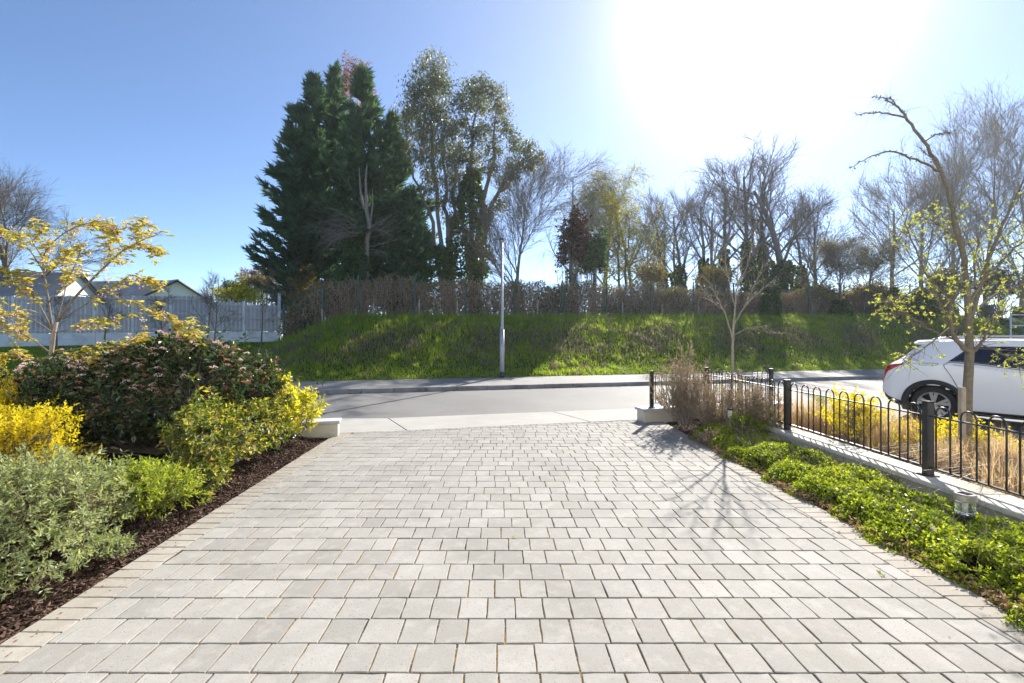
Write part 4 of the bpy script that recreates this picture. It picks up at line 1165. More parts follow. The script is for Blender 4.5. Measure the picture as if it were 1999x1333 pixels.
fan = [(1742, 348, 38, 81, 'slender bare tree at the left of the fan-shaped group', (.0, 0)), (1800, 385, 36, 82, 'lower bare fan tree left of the leaning street tree', (-.03, 0)),
       (1860, 300, 40, 83, 'wide bare fan tree seen behind the street tree trunk', (0, 0)), (1925, 262, 41, 84, 'tallest bare fan tree at the right', (0, 0)), (1990, 285, 40, 85, 'bare fan tree cut by the right edge', (.02, 0)), (2080, 270, 41, 86, 'bare fan tree mostly beyond the right edge', (0, 0))]
for u, v, Y, seed, lab, ln in fan:
    b = tb(u, Y); H = topz(v, Y) - b[2]
    bare_tree('bare_tree', lab, b, H, seed, PR_FAN if seed != 81 else PR_ASH, ln, trunk_r=.2, mat='bark_fawn', twig=(2, .9, .009, 24, -.05), tw2=(2, .55, .006, 26, -.05), leaves=(500, .10, 'leaf_bud', .2), ivy=(2.6, .4, 900, .15), group='bare trees at the right')
for u, Y, r, h, seed, lab in ((1742, 27.3, .35, 1.8, 1, 'narrow ivy-covered stump in the hedge line at the right'), (1792, 27.6, .85, 1.7, 2, 'rounded dark ivy mound in the hedge line at the right'), (1505, 26.0, .45, 1.9, 3, 'dark ivy-covered stump beside the ivied giant ash')):
    b = tb(u, Y); t = thing('ivy_stump', lab, 'ivy', b); rng = np.random.default_rng(90 + seed)
    mb = MB(); mb.tube([b - v3(0, 0, .1), b + v3(.02, 0, h * .5), b + v3(.05, 0, h * .85)], [r * .4, r * .32, r * .2], 7); mb.build('stump', MAT['bark_dark'], t, True)
    V, T = ivy_shell(rng, [b, b + v3(0, 0, h * .5), b + v3(.05, 0, h)], [r, r * 1.05, r * .35], int(2600 * r + 500), .15)
    mk('ivy', V, [T], MAT['leaf_ivy'], t, np.repeat(rng.uniform(0, .7, int(2600 * r + 500)), 4))
# undergrowth filling the gaps below the trees at the right
for k, (u, v, rx, rz, lm) in enumerate(((1270, 540, 1.0, .9, 'leaf_hedge'), (1400, 545, 1.3, .8, 'leaf_hedge'), (1600, 575, 1.4, .7, 'leaf_bud'), (1700, 575, 1.8, .8, 'leaf_hedge'), (1850, 560, 2.0, 1.3, 'leaf_hedge'), (1950, 560, 2.0, 1.6, 'leaf_hedge'))):
    Y = 28 + k * .3; c = P(u, v, Y)
    lab = ['scrubby undergrowth below the half-bare tree by the willow', 'scrubby undergrowth at the feet of the bare ash row', 'pale green undergrowth right of the ivied giant ash', 'olive undergrowth below the slender bare tree', 'tall scrub behind the street tree trunk', 'tall scrub above the car roof at the right'][k]
    shrub('undergrowth', lab, c, (rx, .9, rz), 300 + k, int(420 * rx), 6, (.13, .075), lm, base=v3(c[0], c[1], float(gz(c[0], c[1]))), stems=70, whorl=.25, stem_r=.012, shell=.35, group='undergrowth behind the hedge')

# ------------------------------------------------------------------ timber fence, saplings and houses at the left
m, nt, out = new_mat('fence_timber')
c = ramp(nt, [(.44, .425, .415), (.58, .56, .55), (.70, .68, .67)], attr(nt))
c = mixc(nt, c, (.36, .34, .33), mixf(nt, maprange(nt, noise(nt, 6, 5, .7), .5, .75), .5))
principled(nt, out, c, .9, .15, 0, noise(nt, 40, 4), .4, .01)
noisy('fence_concrete', (.74, .735, .72), (.82, .815, .80), 3, .9, .15, .2, 60, c3=(.55, .54, .52), scale3=2)
fa, fb = v3(-11.45, 24.0, 0), v3(-23.6, 21.9, 0)
NB = 8; bay = (fb - fa) / 7.35
tf = thing('timber_fence', 'grey close-board timber fence between white concrete posts', 'fence', (fa[0], fa[1], float(gz(fa[0], fa[1]))))
rz = math.atan2(-bay[1], -bay[0]); bl = np.linalg.norm(bay); rng = np.random.default_rng(13)
def ft(k): p = fa + bay * k; return v3(p[0], p[1], float(gz(p[0], p[1])))
for k in range(NB + 2):
    p = ft(k); top = 1.06 + 2.42 if k > 1 else (1.06 + 2.5 if k == 0 else 1.06 + 2.14)
    if k == 0: top = 1.06 + 2.56
    top -= .025 * k
    mb = MB(); mb.box((p[0], p[1], (p[2] - .3 + top) / 2), (.125, .12, top - p[2] + .3), rz, .012); mb.build('concrete_post', MAT['fence_concrete'], tf)
    if k > NB: continue
    a, b = ft(k), ft(k + 1); zt = (1.06 + (2.38 if k > 1 else 2.08 - .16 * (k == 0)) - .025 * k)
    zg = min(a[2], b[2]) - .12; c = (a + b) / 2
    for g in range(2):                                          # gravel boards
        z0, z1 = (zg, 1.06 + .27 - .02 * k) if g == 0 else (1.06 + .275 - .02 * k, 1.06 + .58 - .02 * k)
        mb = MB(); mb.box((c[0], c[1], (z0 + z1) / 2), (bl - .13, .05, z1 - z0 - .008), rz, .006); mb.build('gravel_board', MAT['fence_concrete'], tf)
    zb_ = 1.06 + .59 - .02 * k; nb_ = 16; w = (bl - .13) / nb_
    mb = MB()
    for j in range(nb_):
        off = (j + .5) / nb_ - .5
        q_ = c + bay / bl * (off * (bl - .13)); n_ = v3(bay[1], -bay[0], 0) / bl
        q_ = q_ + n_ * (.028 * (j % 2))
        mb.box((q_[0], q_[1], (zb_ + zt) / 2 + rng.normal(0, .006)), (w * 1.12, .016, zt - zb_), rz + .09, 0, float(np.clip(.15 + .6 * (j % 2) + rng.normal(0, .15), 0, 1)))
    pn = mb.build('board_panel', MAT['fence_timber'], tf, kind='stuff')
    for zz in (zb_ + .12, (zb_ + zt) / 2, zt - .15):
        mb = MB(); q_ = c - v3(bay[1], -bay[0], 0) / bl * .05; mb.box((q_[0], q_[1], zz), (bl - .14, .04, .07), rz); mb.build('fence_rail', MAT['fence_timber'], tf)
for k, (u, v0, Y, seed, mt, lab) in enumerate(((112, 565, 20.5, 1, 'bark_dark', 'bare sapling behind the golden cherry, leftmost on the lawn'), (203, 545, 20.5, 2, 'bark_dark', 'bare dark sapling second from the left on the lawn'),
        (317, 560, 21, 3, 'bark_dark', 'bare sapling third from the left on the lawn'), (404, 520, 20.5, 4, 'bark_dark', 'bare dark sapling beside the staked one on the lawn'),
        (418, 540, 18.5, 5, 'bark_olive', 'bare sapling between three short stakes on the lawn'), (510, 512, 22.4, 6, 'bark_olive', 'bare sapling in front of the last fence panel'))):
    b = tb(u, Y); bare_tree('sapling', lab, b, topz(v0, Y) - b[2], 100 + seed, PR_SAP, trunk_r=.042, mat=mt, twig=(2, .38, .006, 35, -.03), tw2=None, group='lawn saplings')
for k, (u, dy) in enumerate(((401, 0), (411, -.35), (431, .1))):
    b = tb(u, 18.5 + dy); mb = MB(); mb.tube([b - v3(0, 0, .1), b + v3(0, 0, .42), b + v3(0, 0, .45)], [.028, .028, .018], 7)
    tag(mb.build('tree_stake', MAT['timber_stake'], None, False, b), ['left', 'middle', 'right'][k] + ' of the three short stakes round a lawn sapling', 'stake', 'stakes round the sapling')
# shrubs beyond the fence
for k, (u, v, Y, rx, rz_, lm, lab, sh) in enumerate(((465, 578, 27, 1.7, .65, 'leaf_gold', 'trimmed yellow-green hedge top behind the timber fence', 500), (500, 560, 29, 1.5, .8, 'leaf_hedge', 'olive shrub rising behind the last fence panels', 520),
        (455, 572, 29, 1.0, .6, 'leaf_conifer', 'dark evergreen shrub behind the trimmed hedge', 400), (500, 545, 32, 1.1, .85, 'leaf_plum', 'plum-coloured shrub beyond the fence', 300), (530, 548, 31, .65, .9, 'leaf_plum', 'narrow plum-coloured tree beside the fence end post', 200),
        (568, 590, 27, .9, 1.4, 'leaf_conifer', 'dark evergreen scrub right of the fence end post', 700), (590, 570, 26.2, .9, 1.3, 'leaf_hedge', 'straggly brown scrub between fence end and hedge', 420))):
    c = P(u, v, Y); shrub('shrub', lab, c, (rx, .8, rz_), 400 + k, sh, 7, (.13, .07), lm, base=v3(c[0], c[1], min(float(gz(c[0], c[1])), c[2] - rz_)), stems=40, whorl=.18, stem_r=.012, shell=.45, group='shrubs beyond the fence')
# big bare tree far left
Y = 38; b = tb(25, Y); bare_tree('bare_tree', 'large bare tree far behind the fence at the left edge', b, topz(378, Y) - b[2], 121, dict(PR_ASH, kids=(12, 9, 0), len=(.7, .55, .5), ang=(50, 40, 40)), mat='bark_grey', twig=(3, 1.2, .010, 30, -.02), tw2=(3, .8, .006, 28, 0), trunk_r=.33)

# houses
noisy('slate_roof', (.20, .21, .225), (.28, .29, .305), 2, .7, .3, .3, 12)
noisy('house_render', (.74, .73, .70), (.82, .81, .78), 1.5, .9, .15, .1, 30)
noisy('dark_trim', (.03, .032, .035), (.05, .05, .055), 5, .5, .4, .05)
m, nt, out = new_mat('window_glass'); principled(nt, out, (.03, .04, .05), .08, .6)
def gable_block(t, c, w, dpt, ze, zr, rz, z0, windows=()):
    """block with its ridge along local x; w along the ridge, dpt across"""
    co, si = math.cos(rz), math.sin(rz)
    def g(x, y, z): return [c[0] + x * co - y * si, c[1] + x * si + y * co, z]
    hx, hy = w / 2, dpt / 2
    V = [g(-hx, -hy, z0), g(hx, -hy, z0), g(hx, hy, z0), g(-hx, hy, z0), g(-hx, -hy, ze), g(hx, -hy, ze), g(hx, hy, ze), g(-hx, hy, ze), g(-hx, 0, zr), g(hx, 0, zr)]
    mk('wall', V, [np.array([[0, 1, 5, 4], [2, 3, 7, 6]]), np.array([[1, 2, 6, 9, 5], [3, 0, 4, 8, 7]])], MAT['house_render'], t)
    o, th = .3, .14; sl = (zr - ze) / hy
    for sy in (-1, 1):
        ye = sy * (hy + .3); zee = ze - sl * .3 + .05; zrr = zr + .06
        V = [g(-hx - o, ye, zee), g(hx + o, ye, zee), g(hx + o, 0, zrr), g(-hx - o, 0, zrr), g(-hx - o, ye, zee + th), g(hx + o, ye, zee + th), g(hx + o, 0, zrr + th), g(-hx - o, 0, zrr + th)]
        rf = mk('roof_slope', V, [np.array([[3, 2, 1, 0], [4, 5, 6, 7], [0, 1, 5, 4], [1, 2, 6, 5], [3, 0, 4, 7]])], MAT['slate_roof'], t)
        mb = MB(); mb.tube([g(-hx - o, ye, zee), g(hx + o, ye, zee)], .06, 6); mb.build('gutter', MAT['dark_trim'], rf)
        for sx_ in (-1, 1):
            a, b_ = g(sx_ * (hx + o + .015), ye, zee + .02), g(sx_ * (hx + o + .015), 0, zrr + .02)
            mb = MB(); mb.tube([a, b_], .08, 4); mb.build('barge_board', MAT['dark_trim'], rf)
    for x, zc, ww, hh in windows:
        mb = MB(); p = g(x, -hy - .02, zc); mb.box(p, (ww, .08, hh), rz); wi = mb.build('window', MAT['house_render'], t)
        mb = MB(); p = g(x, -hy - .065, zc); mb.box(p, (ww - .14, .02, hh - .14), rz); mb.build('pane', MAT['window_glass'], wi)
Y = 44; gx0 = X(330, Y); z0 = .6
hs = thing('house', 'white house with dark slate gable showing above the fence', 'house', (gx0, Y, z0))
gable_block(hs, (gx0 - .3, Y), 4.2, 4.6, 5.0, topz(552, Y), math.radians(-32), z0, [(-.6, 3.6, 1.1, 1.1)])
gable_block(hs, (X(225, 46), 46.5), 9.0, 6.4, 4.7, topz(551, 46), math.radians(-6), z0, [(-2.6, 4.0, 1.2, 1.1), (.2, 4.0, 1.2, 1.1), (3.2, 4.0, .9, 1.1)])
p = P(160, 540, 46.3); mb = MB(); mb.box((p[0], p[1], topz(549, 46.5)), (.9, .7, 2.0), math.radians(-6), .02); ch = mb.build('chimney', MAT['house_render'], hs)
mb = MB(); mb.box((p[0], p[1], topz(549, 46.5) + 1.05), (1.04, .84, .12), math.radians(-6), .02); mb.build('chimney_cap', MAT['fence_concrete'], ch)
Y = 36; hs2 = thing('house', 'white house with grey roof at the left edge behind the cherry tree', 'house', (X(10, Y), Y, .5))
gable_block(hs2, (X(-30, Y), Y + 3), 8.0, 6.5, 4.2, topz(535, Y + 3), math.radians(8), .5, [(1.8, 3.4, 1.2, 1.1)])

# white metal barrier far right
m, nt, out = new_mat('white_paint'); principled(nt, out, mixc(nt, (.7, .7, .69), (.78, .78, .77), noise(nt, 6, 3)), .5, .4)
Y = 23.0; a = P(1973, 660, Y); t = thing('barrier', 'white tubular metal barrier at the right edge below the scrub', 'barrier', (a[0], a[1], a[2]))
for k in range(3):
    x = a[0] + k * 1.6; mb = MB(); mb.tube([[x, Y, a[2] - 1.5], [x, Y, a[2] + 1.18]], .035, 8); mb.build('post', MAT['white_paint'], t)
for z in (1.15, .62, .12):
    mb = MB(); mb.tube([[a[0], Y, a[2] + z], [a[0] + 3.2, Y, a[2] + z]], .03, 8); mb.build('rail', MAT['white_paint'], t)

# ------------------------------------------------------------------ lamp post
noisy('galvanised', (.36, .38, .40), (.48, .50, .52), 12, .5, .4, .1, 60, metal=.3, c3=(.30, .31, .32), scale3=5)
Y = 16.65; b = v3(X(980, Y), Y, -.08)
lp = thing('lamp_post', 'tall galvanised steel lamp post at the back of the far pavement', 'lamp post', b)
mb = MB(); mb.tube([b - v3(0, 0, .2), b + v3(0, 0, 1.72)], .083, 14); mb.build('base_section', MAT['galvanised'], lp, True)
mb = MB(); mb.tube([b - v3(0, 0, .1), b + v3(0, 0, .20)], .0875, 14); mb.build('root_sleeve', MAT['dark_trim'], lp, True)
mb = MB(); mb.tube([b + v3(0, 0, 1.71), b + v3(0, 0, 1.82), b + v3(0, 0, 1.83), b + v3(0, 0, 4.85)], [.084, .052, .046, .040], 12); mb.build('column', MAT['galvanised'], lp, True)
mb = MB(); mb.box(b + v3(0, -.082, .95), (.10, .012, .42), 0, .003); mb.build('access_door', MAT['galvanised'], lp)
mb = MB(); mb.box(b + v3(0, -.12, 4.89), (.15, .46, .085), 0, .03); hd = mb.build('lantern', MAT['dark_trim'], lp)
mb = MB(); mb.box(b + v3(0, -.17, 4.842), (.11, .28, .012), 0, .003); mb.build('lens', MAT['white_paint'], hd)

# ------------------------------------------------------------------ car
m, nt, out = new_mat('car_white')
bs = principled(nt, out, (.86, .865, .87), .28, .5); bs.inputs['Coat Weight'].default_value = .6; bs.inputs['Coat Roughness'].default_value = .05
m, nt, out = new_mat('car_glass'); bs = principled(nt, out, (.010, .014, .026), .05, .7)
m, nt, out = new_mat('car_black'); principled(nt, out, mixc(nt, (.018, .018, .02), (.03, .03, .032), noise(nt, 30, 3)), .6, .35, 0, noise(nt, 250, 2), .2, .002)
m, nt, out = new_mat('tyre'); principled(nt, out, mixc(nt, (.022, .021, .02), (.045, .042, .039), noise(nt, 14, 4)), .85, .2, 0, noise(nt, 90, 3), .4, .004)
m, nt, out = new_mat('alloy'); principled(nt, out, mixc(nt, (.45, .45, .46), (.56, .56, .57), noise(nt, 10, 3)), .3, .5, .7)
m, nt, out = new_mat('lamp_red'); bs = principled(nt, out, (.45, .012, .014), .12, .6); bs.inputs['Coat Weight'].default_value = .5
m, nt, out = new_mat('gap_line'); principled(nt, out, (.06, .062, .066), .8, .1)
CARZ = ROAD_Z + .004
ca = math.radians(-50)
cf = v3(math.cos(ca), math.sin(ca), 0); cl_ = v3(-math.sin(ca), math.cos(ca), 0)      # forward, and across to the car's left = away from camera
RW = v3(8.06, 8.72, CARZ)                       # foot of the near rear wheel
XR, XF = .80, 3.39                            # axle positions measured from the tail
HW = .885
car_o = RW - cf * XR + cl_ * (HW - .02)       # tail on the centre line
car = thing('parked_car', 'white compact crossover car parked at the right, tail towards the driveway', 'car', car_o)
def cw(x, y, z):                              # x from tail, y to the near side (camera side) positive, z up
    x, y, z = np.broadcast_arrays(np.asarray(x, float), np.asarray(y, float), np.asarray(z, float))
    return car_o + x[..., None] * cf - y[..., None] * cl_ + z[..., None] * v3(0, 0, 1)
def pch(x, xs, ys):                           # smooth interpolation
    x = np.asarray(x, float); i = np.clip(np.searchsorted(xs, x) - 1, 0, len(xs) - 2)
    xs, ys = np.array(xs), np.array(ys); h = np.diff(xs); dl = np.diff(ys) / h
    mm = np.zeros(len(xs)); mm[0], mm[-1] = dl[0], dl[-1]
    for k in range(1, len(xs) - 1): mm[k] = 0 if dl[k - 1] * dl[k] <= 0 else 2 * dl[k - 1] * dl[k] / (dl[k - 1] + dl[k])
    t = (x - xs[i]) / h[i]
    return ys[i] * (1 + 2 * t) * (1 - t) ** 2 + h[i] * mm[i] * t * (1 - t) ** 2 + ys[i + 1] * t * t * (3 - 2 * t) + h[i] * mm[i + 1] * t * t * (t - 1)
TX = [0, .03, .09, .16, .30, .52, .66, .80, 1.2, 1.75, 2.3, 2.65, 3.0, 3.28, 3.6, 3.95, 4.12, 4.20, 4.23]
TZ = [.70, .86, 1.02, 1.10, 1.22, 1.42, 1.515, 1.545, 1.568, 1.573, 1.54, 1.46, 1.24, 1.06, 1.01, .93, .84, .74, .62]
def ztop(x): return pch(x, TX, TZ)
def zbelt(x): return np.minimum(pch(x, [0, .5, 1.0, 2.0, 3.0, 3.4, 4.23], [1.0, 1.12, 1.135, 1.035, .985, .97, .75]), ztop(x) - .02)
def hw(x): return pch(x, [0, .05, .18, .45, .8, 2.0, 3.4, 3.8, 4.08, 4.2, 4.23], [.60, .70, .80, .872, HW + .01, HW - .008, HW + .01, .86, .74, .58, .5])
def hroof(x): return np.minimum(pch(x, [0, .3, .66, 1.2, 2.3, 3.0, 3.4, 4.23], [.56, .58, .60, .635, .64, .62, .70, .45]), hw(x) - .03)
def zbot(x): return pch(x, [0, .12, .4, .9, 3.3, 3.9, 4.15, 4.23], [.48, .34, .25, .22, .21, .22, .28, .42])
def section(x):
    """control points of half a section, sill to roof centre"""
    w, zb_, zt, zl, hr = hw(x), zbot(x), ztop(x), zbelt(x), hroof(x)
    zm = zb_ + (zl - zb_) * .45
    return [(w - .07, zb_), (w - .012, zb_ + .07), (w, zm), (w - .008, zl - .10), (w - .04, zl), (hr + .035, zt - .095 * np.clip((zt - zl) / .3, .1, 1)), (hr - .05, zt - .028), (hr * .5, zt - .006), (0 * x, zt)]
def surf(x, tpar):
    """surface point on the near side; tpar in 0..8 along the section"""
    x = np.asarray(x, float); S = section(x); ys = np.stack([s[0] + 0 * x for s in S]); zs = np.stack([s[1] + 0 * x for s in S])
    tpar = np.broadcast_to(np.asarray(tpar, float), x.shape); k = np.clip(tpar.astype(int), 0, 7); f = tpar - k
    idx = np.arange(x.size); xr = x.ravel(); k = k.ravel(); f = f.ravel()
    ys = ys.reshape(9, -1); zs = zs.reshape(9, -1)
    def cr(A):
        p0, p1, p2, p3 = A[np.maximum(k - 1, 0), idx], A[k, idx], A[k + 1, idx], A[np.minimum(k + 2, 8), idx]
        lin = p1 + (p2 - p1) * f
        c = .5 * ((2 * p1) + (p2 - p0) * f + (2 * p0 - 5 * p1 + 4 * p2 - p3) * f ** 2 + (3 * p1 - p0 - 3 * p2 + p3) * f ** 3)
        sharp = (k == 4)                                        # the glass band stays straight
        return np.where(sharp, lin, c)
    return x, cr(ys).reshape(x.shape), cr(zs).reshape(x.shape)
xs_ = np.unique(np.concatenate([np.linspace(0, .2, 10), np.linspace(.2, 4.0, 70), np.linspace(4.0, 4.23, 10)]))
tp = np.concatenate([np.linspace(0, 8, 49)])
GX, GT = np.meshgrid(xs_, tp, indexing='ij')
sxg, syg, szg = surf(GX, GT)
near_ = cw(sxg, syg, szg); far_ = cw(sxg, -syg, szg)
nX, nT = GX.shape
V = np.concatenate([near_.reshape(-1, 3), far_.reshape(-1, 3)])
i = (np.arange(nX - 1)[:, None] * nT + np.arange(nT - 1)[None, :])
midx = (xs_[:-1] + xs_[1:]) / 2; 
def wheel_gap(ii):
    """faces inside the wheel arches are left open"""
    cx = (GX[:-1, :-1] + GX[1:, 1:]) / 2; cz = (szg[:-1, :-1] + szg[1:, 1:]) / 2; cy = (syg[:-1, :-1] + syg[1:, 1:]) / 2
    m_ = np.zeros_like(cx, bool)
    for ax in (XR, XF): m_ |= (np.hypot(cx - ax, cz - .345) < .375) & (cy > .5)
    return ~m_
keep = wheel_gap(i).ravel()
ii = i.ravel()[keep]
Qn = np.stack([ii, ii + 1, ii + nT + 1, ii + nT], 1)
Qf = np.stack([ii, ii + nT, ii + nT + 1, ii + 1], 1) + nX * nT
# end caps
def cap(row, flip):
    a = row * nT + np.arange(nT); b_ = nX * nT + a[:-1][::-1]
    poly = np.concatenate([a, b_]); return (poly[::-1] if flip else poly)[None, :]
body = mk('body', V, [np.concatenate([Qn, Qf]), cap(0, False), cap(nX - 1, True)], MAT['car_white'], car, smooth_=True)
mb = MB(); c0 = cw(2.1, 0, .235); mb.box(c0, (3.5, 1.35, .12), ca); mb.build('floor_pan', MAT['car_black'], car)
def patch(name, pts_xt, mat, off=.005, parent=car, both=True, sub=10):
    """curved panel lying on the body: pts_xt = four corner curves given as (x, t) quads, bilinear"""
    (x0, t0), (x1, t1), (x2, t2), (x3, t3) = pts_xt
    u, v = np.meshgrid(np.linspace(0, 1, sub), np.linspace(0, 1, sub), indexing='ij')
    xx = (x0 * (1 - u) + x1 * u) * (1 - v) + (x3 * (1 - u) + x2 * u) * v
    tt = (t0 * (1 - u) + t1 * u) * (1 - v) + (t3 * (1 - u) + t2 * u) * v
    X_, Y_, Z_ = surf(xx, tt)
    for side in ((1, -1) if both else (1,)):
        o1 = cw(X_, side * (Y_ + off), Z_ + (off * .5)).reshape(-1, 3); o0 = cw(X_, side * (Y_ - .006), Z_).reshape(-1, 3)
        k = (np.arange(sub - 1)[:, None] * sub + np.arange(sub - 1)[None, :]).ravel()
        Q = np.stack([k, k + sub, k + sub + 1, k + 1], 1); n_ = sub * sub
        e = np.concatenate([np.arange(sub - 1), ]) ; rim = []
        ring = list(range(0, sub)) + [r * sub + sub - 1 for r in range(1, sub)] + [(sub - 1) * sub + c for c in range(sub - 2, -1, -1)] + [r * sub for r in range(sub - 2, 0, -1)]
        for a_, b_ in zip(ring, ring[1:] + ring[:1]): rim.append([a_, b_, b_ + n_, a_ + n_])
        mk(name, np.concatenate([o1, o0]), [np.concatenate([Q, np.array(rim)])], mat, parent, smooth_=True)
patch('side_window', [(1.00, 4.04), (1.98, 4.04), (1.98, 4.90), (1.28, 4.86)], MAT['car_glass'])
patch('side_window', [(2.06, 4.04), (3.02, 4.04), (2.66, 4.80), (2.06, 4.92)], MAT['car_glass'])
patch('window_pillar', [(1.975, 4.0), (2.065, 4.0), (2.065, 4.95), (1.975, 4.95)], MAT['car_black'], .008)
patch('tail_lamp', [(.02, 2.75), (.34, 3.35), (.36, 3.95), (.06, 4.15)], MAT['lamp_red'], .012)
patch('head_lamp', [(3.95, 3.3), (4.17, 3.2), (4.14, 3.95), (3.75, 3.8)], MAT['car_glass'], .010)
patch('sill_trim', [(1.12, .0), (3.05, .0), (3.05, .95), (1.12, .95)], MAT['car_black'], .010)
patch('rear_bumper_trim', [(.012, .0), (.46, .0), (.46, 1.15), (.012, 1.1)], MAT['car_black'], .010)
patch('front_bumper_trim', [(3.78, .0), (4.21, .0), (4.21, 1.1), (3.78, 1.1)], MAT['car_black'], .010)
# hatch glass and windscreen
def across(name, xa, xb, wf, mat, off=.006):
    u = np.linspace(xa, xb, 12); v = np.linspace(-1, 1, 15); U_, V_ = np.meshgrid(u, v, indexing='ij')
    w = hroof(U_) * wf; zt = ztop(U_); z = zt - .05 * np.abs(V_) ** 4 + off
    k = (np.arange(11)[:, None] * 15 + np.arange(14)[None, :]).ravel()
    mk(name, cw(U_ - off * .6 * np.sign(1.5 - xa), V_ * w, z).reshape(-1, 3), [np.stack([k, k + 15, k + 16, k + 1], 1)], mat, car, smooth_=True)
across('rear_window', .20, .60, .86, MAT['car_glass']); across('windscreen', 2.45, 3.2, .9, MAT['car_glass'])
# panel gaps, fuel flap, handles
def seam(name, pts, r=.005, mat='gap_line', off=.0015, parent=car, sides=5):
    xx = np.array([p[0] for p in pts], float); tt = np.array([p[1] for p in pts], float)
    n_ = 24; k = np.linspace(0, len(pts) - 1, n_)
    X_, Y_, Z_ = surf(np.interp(k, np.arange(len(pts)), xx), np.interp(k, np.arange(len(pts)), tt))
    for side in (1, -1):
        mb = MB(); mb.tube(cw(X_, side * (Y_ + off), Z_), r, sides); mb.build(name, MAT[mat], parent)
seam('door_gap', [(1.0, 4.0), (.94, 3.6), (.95, 3.0), (1.08, 2.4), (1.22, 1.6), (1.3, 1.0)])
seam('door_gap', [(2.03, 4.0), (2.02, 3.0), (2.0, 2.0), (1.99, 1.0)])
seam('door_gap', [(3.02, 4.0), (3.05, 3.0), (3.04, 2.0), (3.0, 1.0)])
seam('hatch_gap', [(.62, 6.0), (.40, 5.2), (.33, 4.3), (.36, 3.75)])
seam('belt_trim', [(.99, 4.0), (1.5, 4.0), (2.0, 4.0), (3.03, 4.0)], .006, 'car_black', .004)
seam('fuel_flap_gap', [(.60, 3.85), (.86, 3.85), (.87, 3.5), (.85, 3.25), (.62, 3.25), (.60, 3.5), (.60, 3.85)], .004)
for xa in (1.08, 2.13):
    X_, Y_, Z_ = surf(np.linspace(xa, xa + .24, 9), np.full(9, 3.42))
    for side in (1, -1):
        bulge = .018 + .022 * np.sin(np.linspace(0, math.pi, 9))
        mb = MB(); mb.tube(cw(X_, side * (Y_ + bulge), Z_ + .01), [.010, .014, .016, .016, .016, .016, .016, .014, .010], 8); mb.build('door_handle', MAT['car_white'], car, True)
# roof rails, spoiler, mirrors
for side in (1, -1):
    u = np.linspace(.75, 2.5, 14); mb = MB(); mb.tube(cw(u, side * (hroof(u) - .035), ztop(u) + .012 + .03 * np.sin(np.linspace(0, math.pi, 14)) ** .4), .016, 8); mb.build('roof_rail', MAT['alloy'], car, True)
    mb = MB(); c0 = cw(3.0, side * 1.0, 1.08); mb.box(c0, (.13, .22, .15), ca, .04); mi = mb.build('wing_mirror', MAT['car_white'], car)
    mb = MB(); c0 = cw(3.0, side * .90, 1.03); mb.box(c0, (.06, .14, .04), ca, .01); mb.build('mirror_arm', MAT['car_black'], mi)
sp = []
for x, z in ((.44, 1.505), (.50, 1.535), (.80, 1.565), (.80, 1.535), (.56, 1.48), (.45, 1.485)):
    sp.append([cw(x + .05 * abs(k) ** 3, k * .60, z - .03 * abs(k) ** 3) for k in np.linspace(-1, 1, 11)])
sp = np.array(sp); k_ = np.arange(6)[:, None] * 11 + np.arange(10)[None, :]
nxt = ((np.arange(6) + 1) % 6)[:, None] * 11 + np.arange(10)[None, :]
mk('spoiler', sp.reshape(-1, 3), [np.stack([k_, nxt, nxt + 1, k_ + 1], -1).reshape(-1, 4), np.array([[r * 11 for r in range(6)], [r * 11 + 10 for r in range(5, -1, -1)]])], MAT['car_white'], car, smooth_=True)
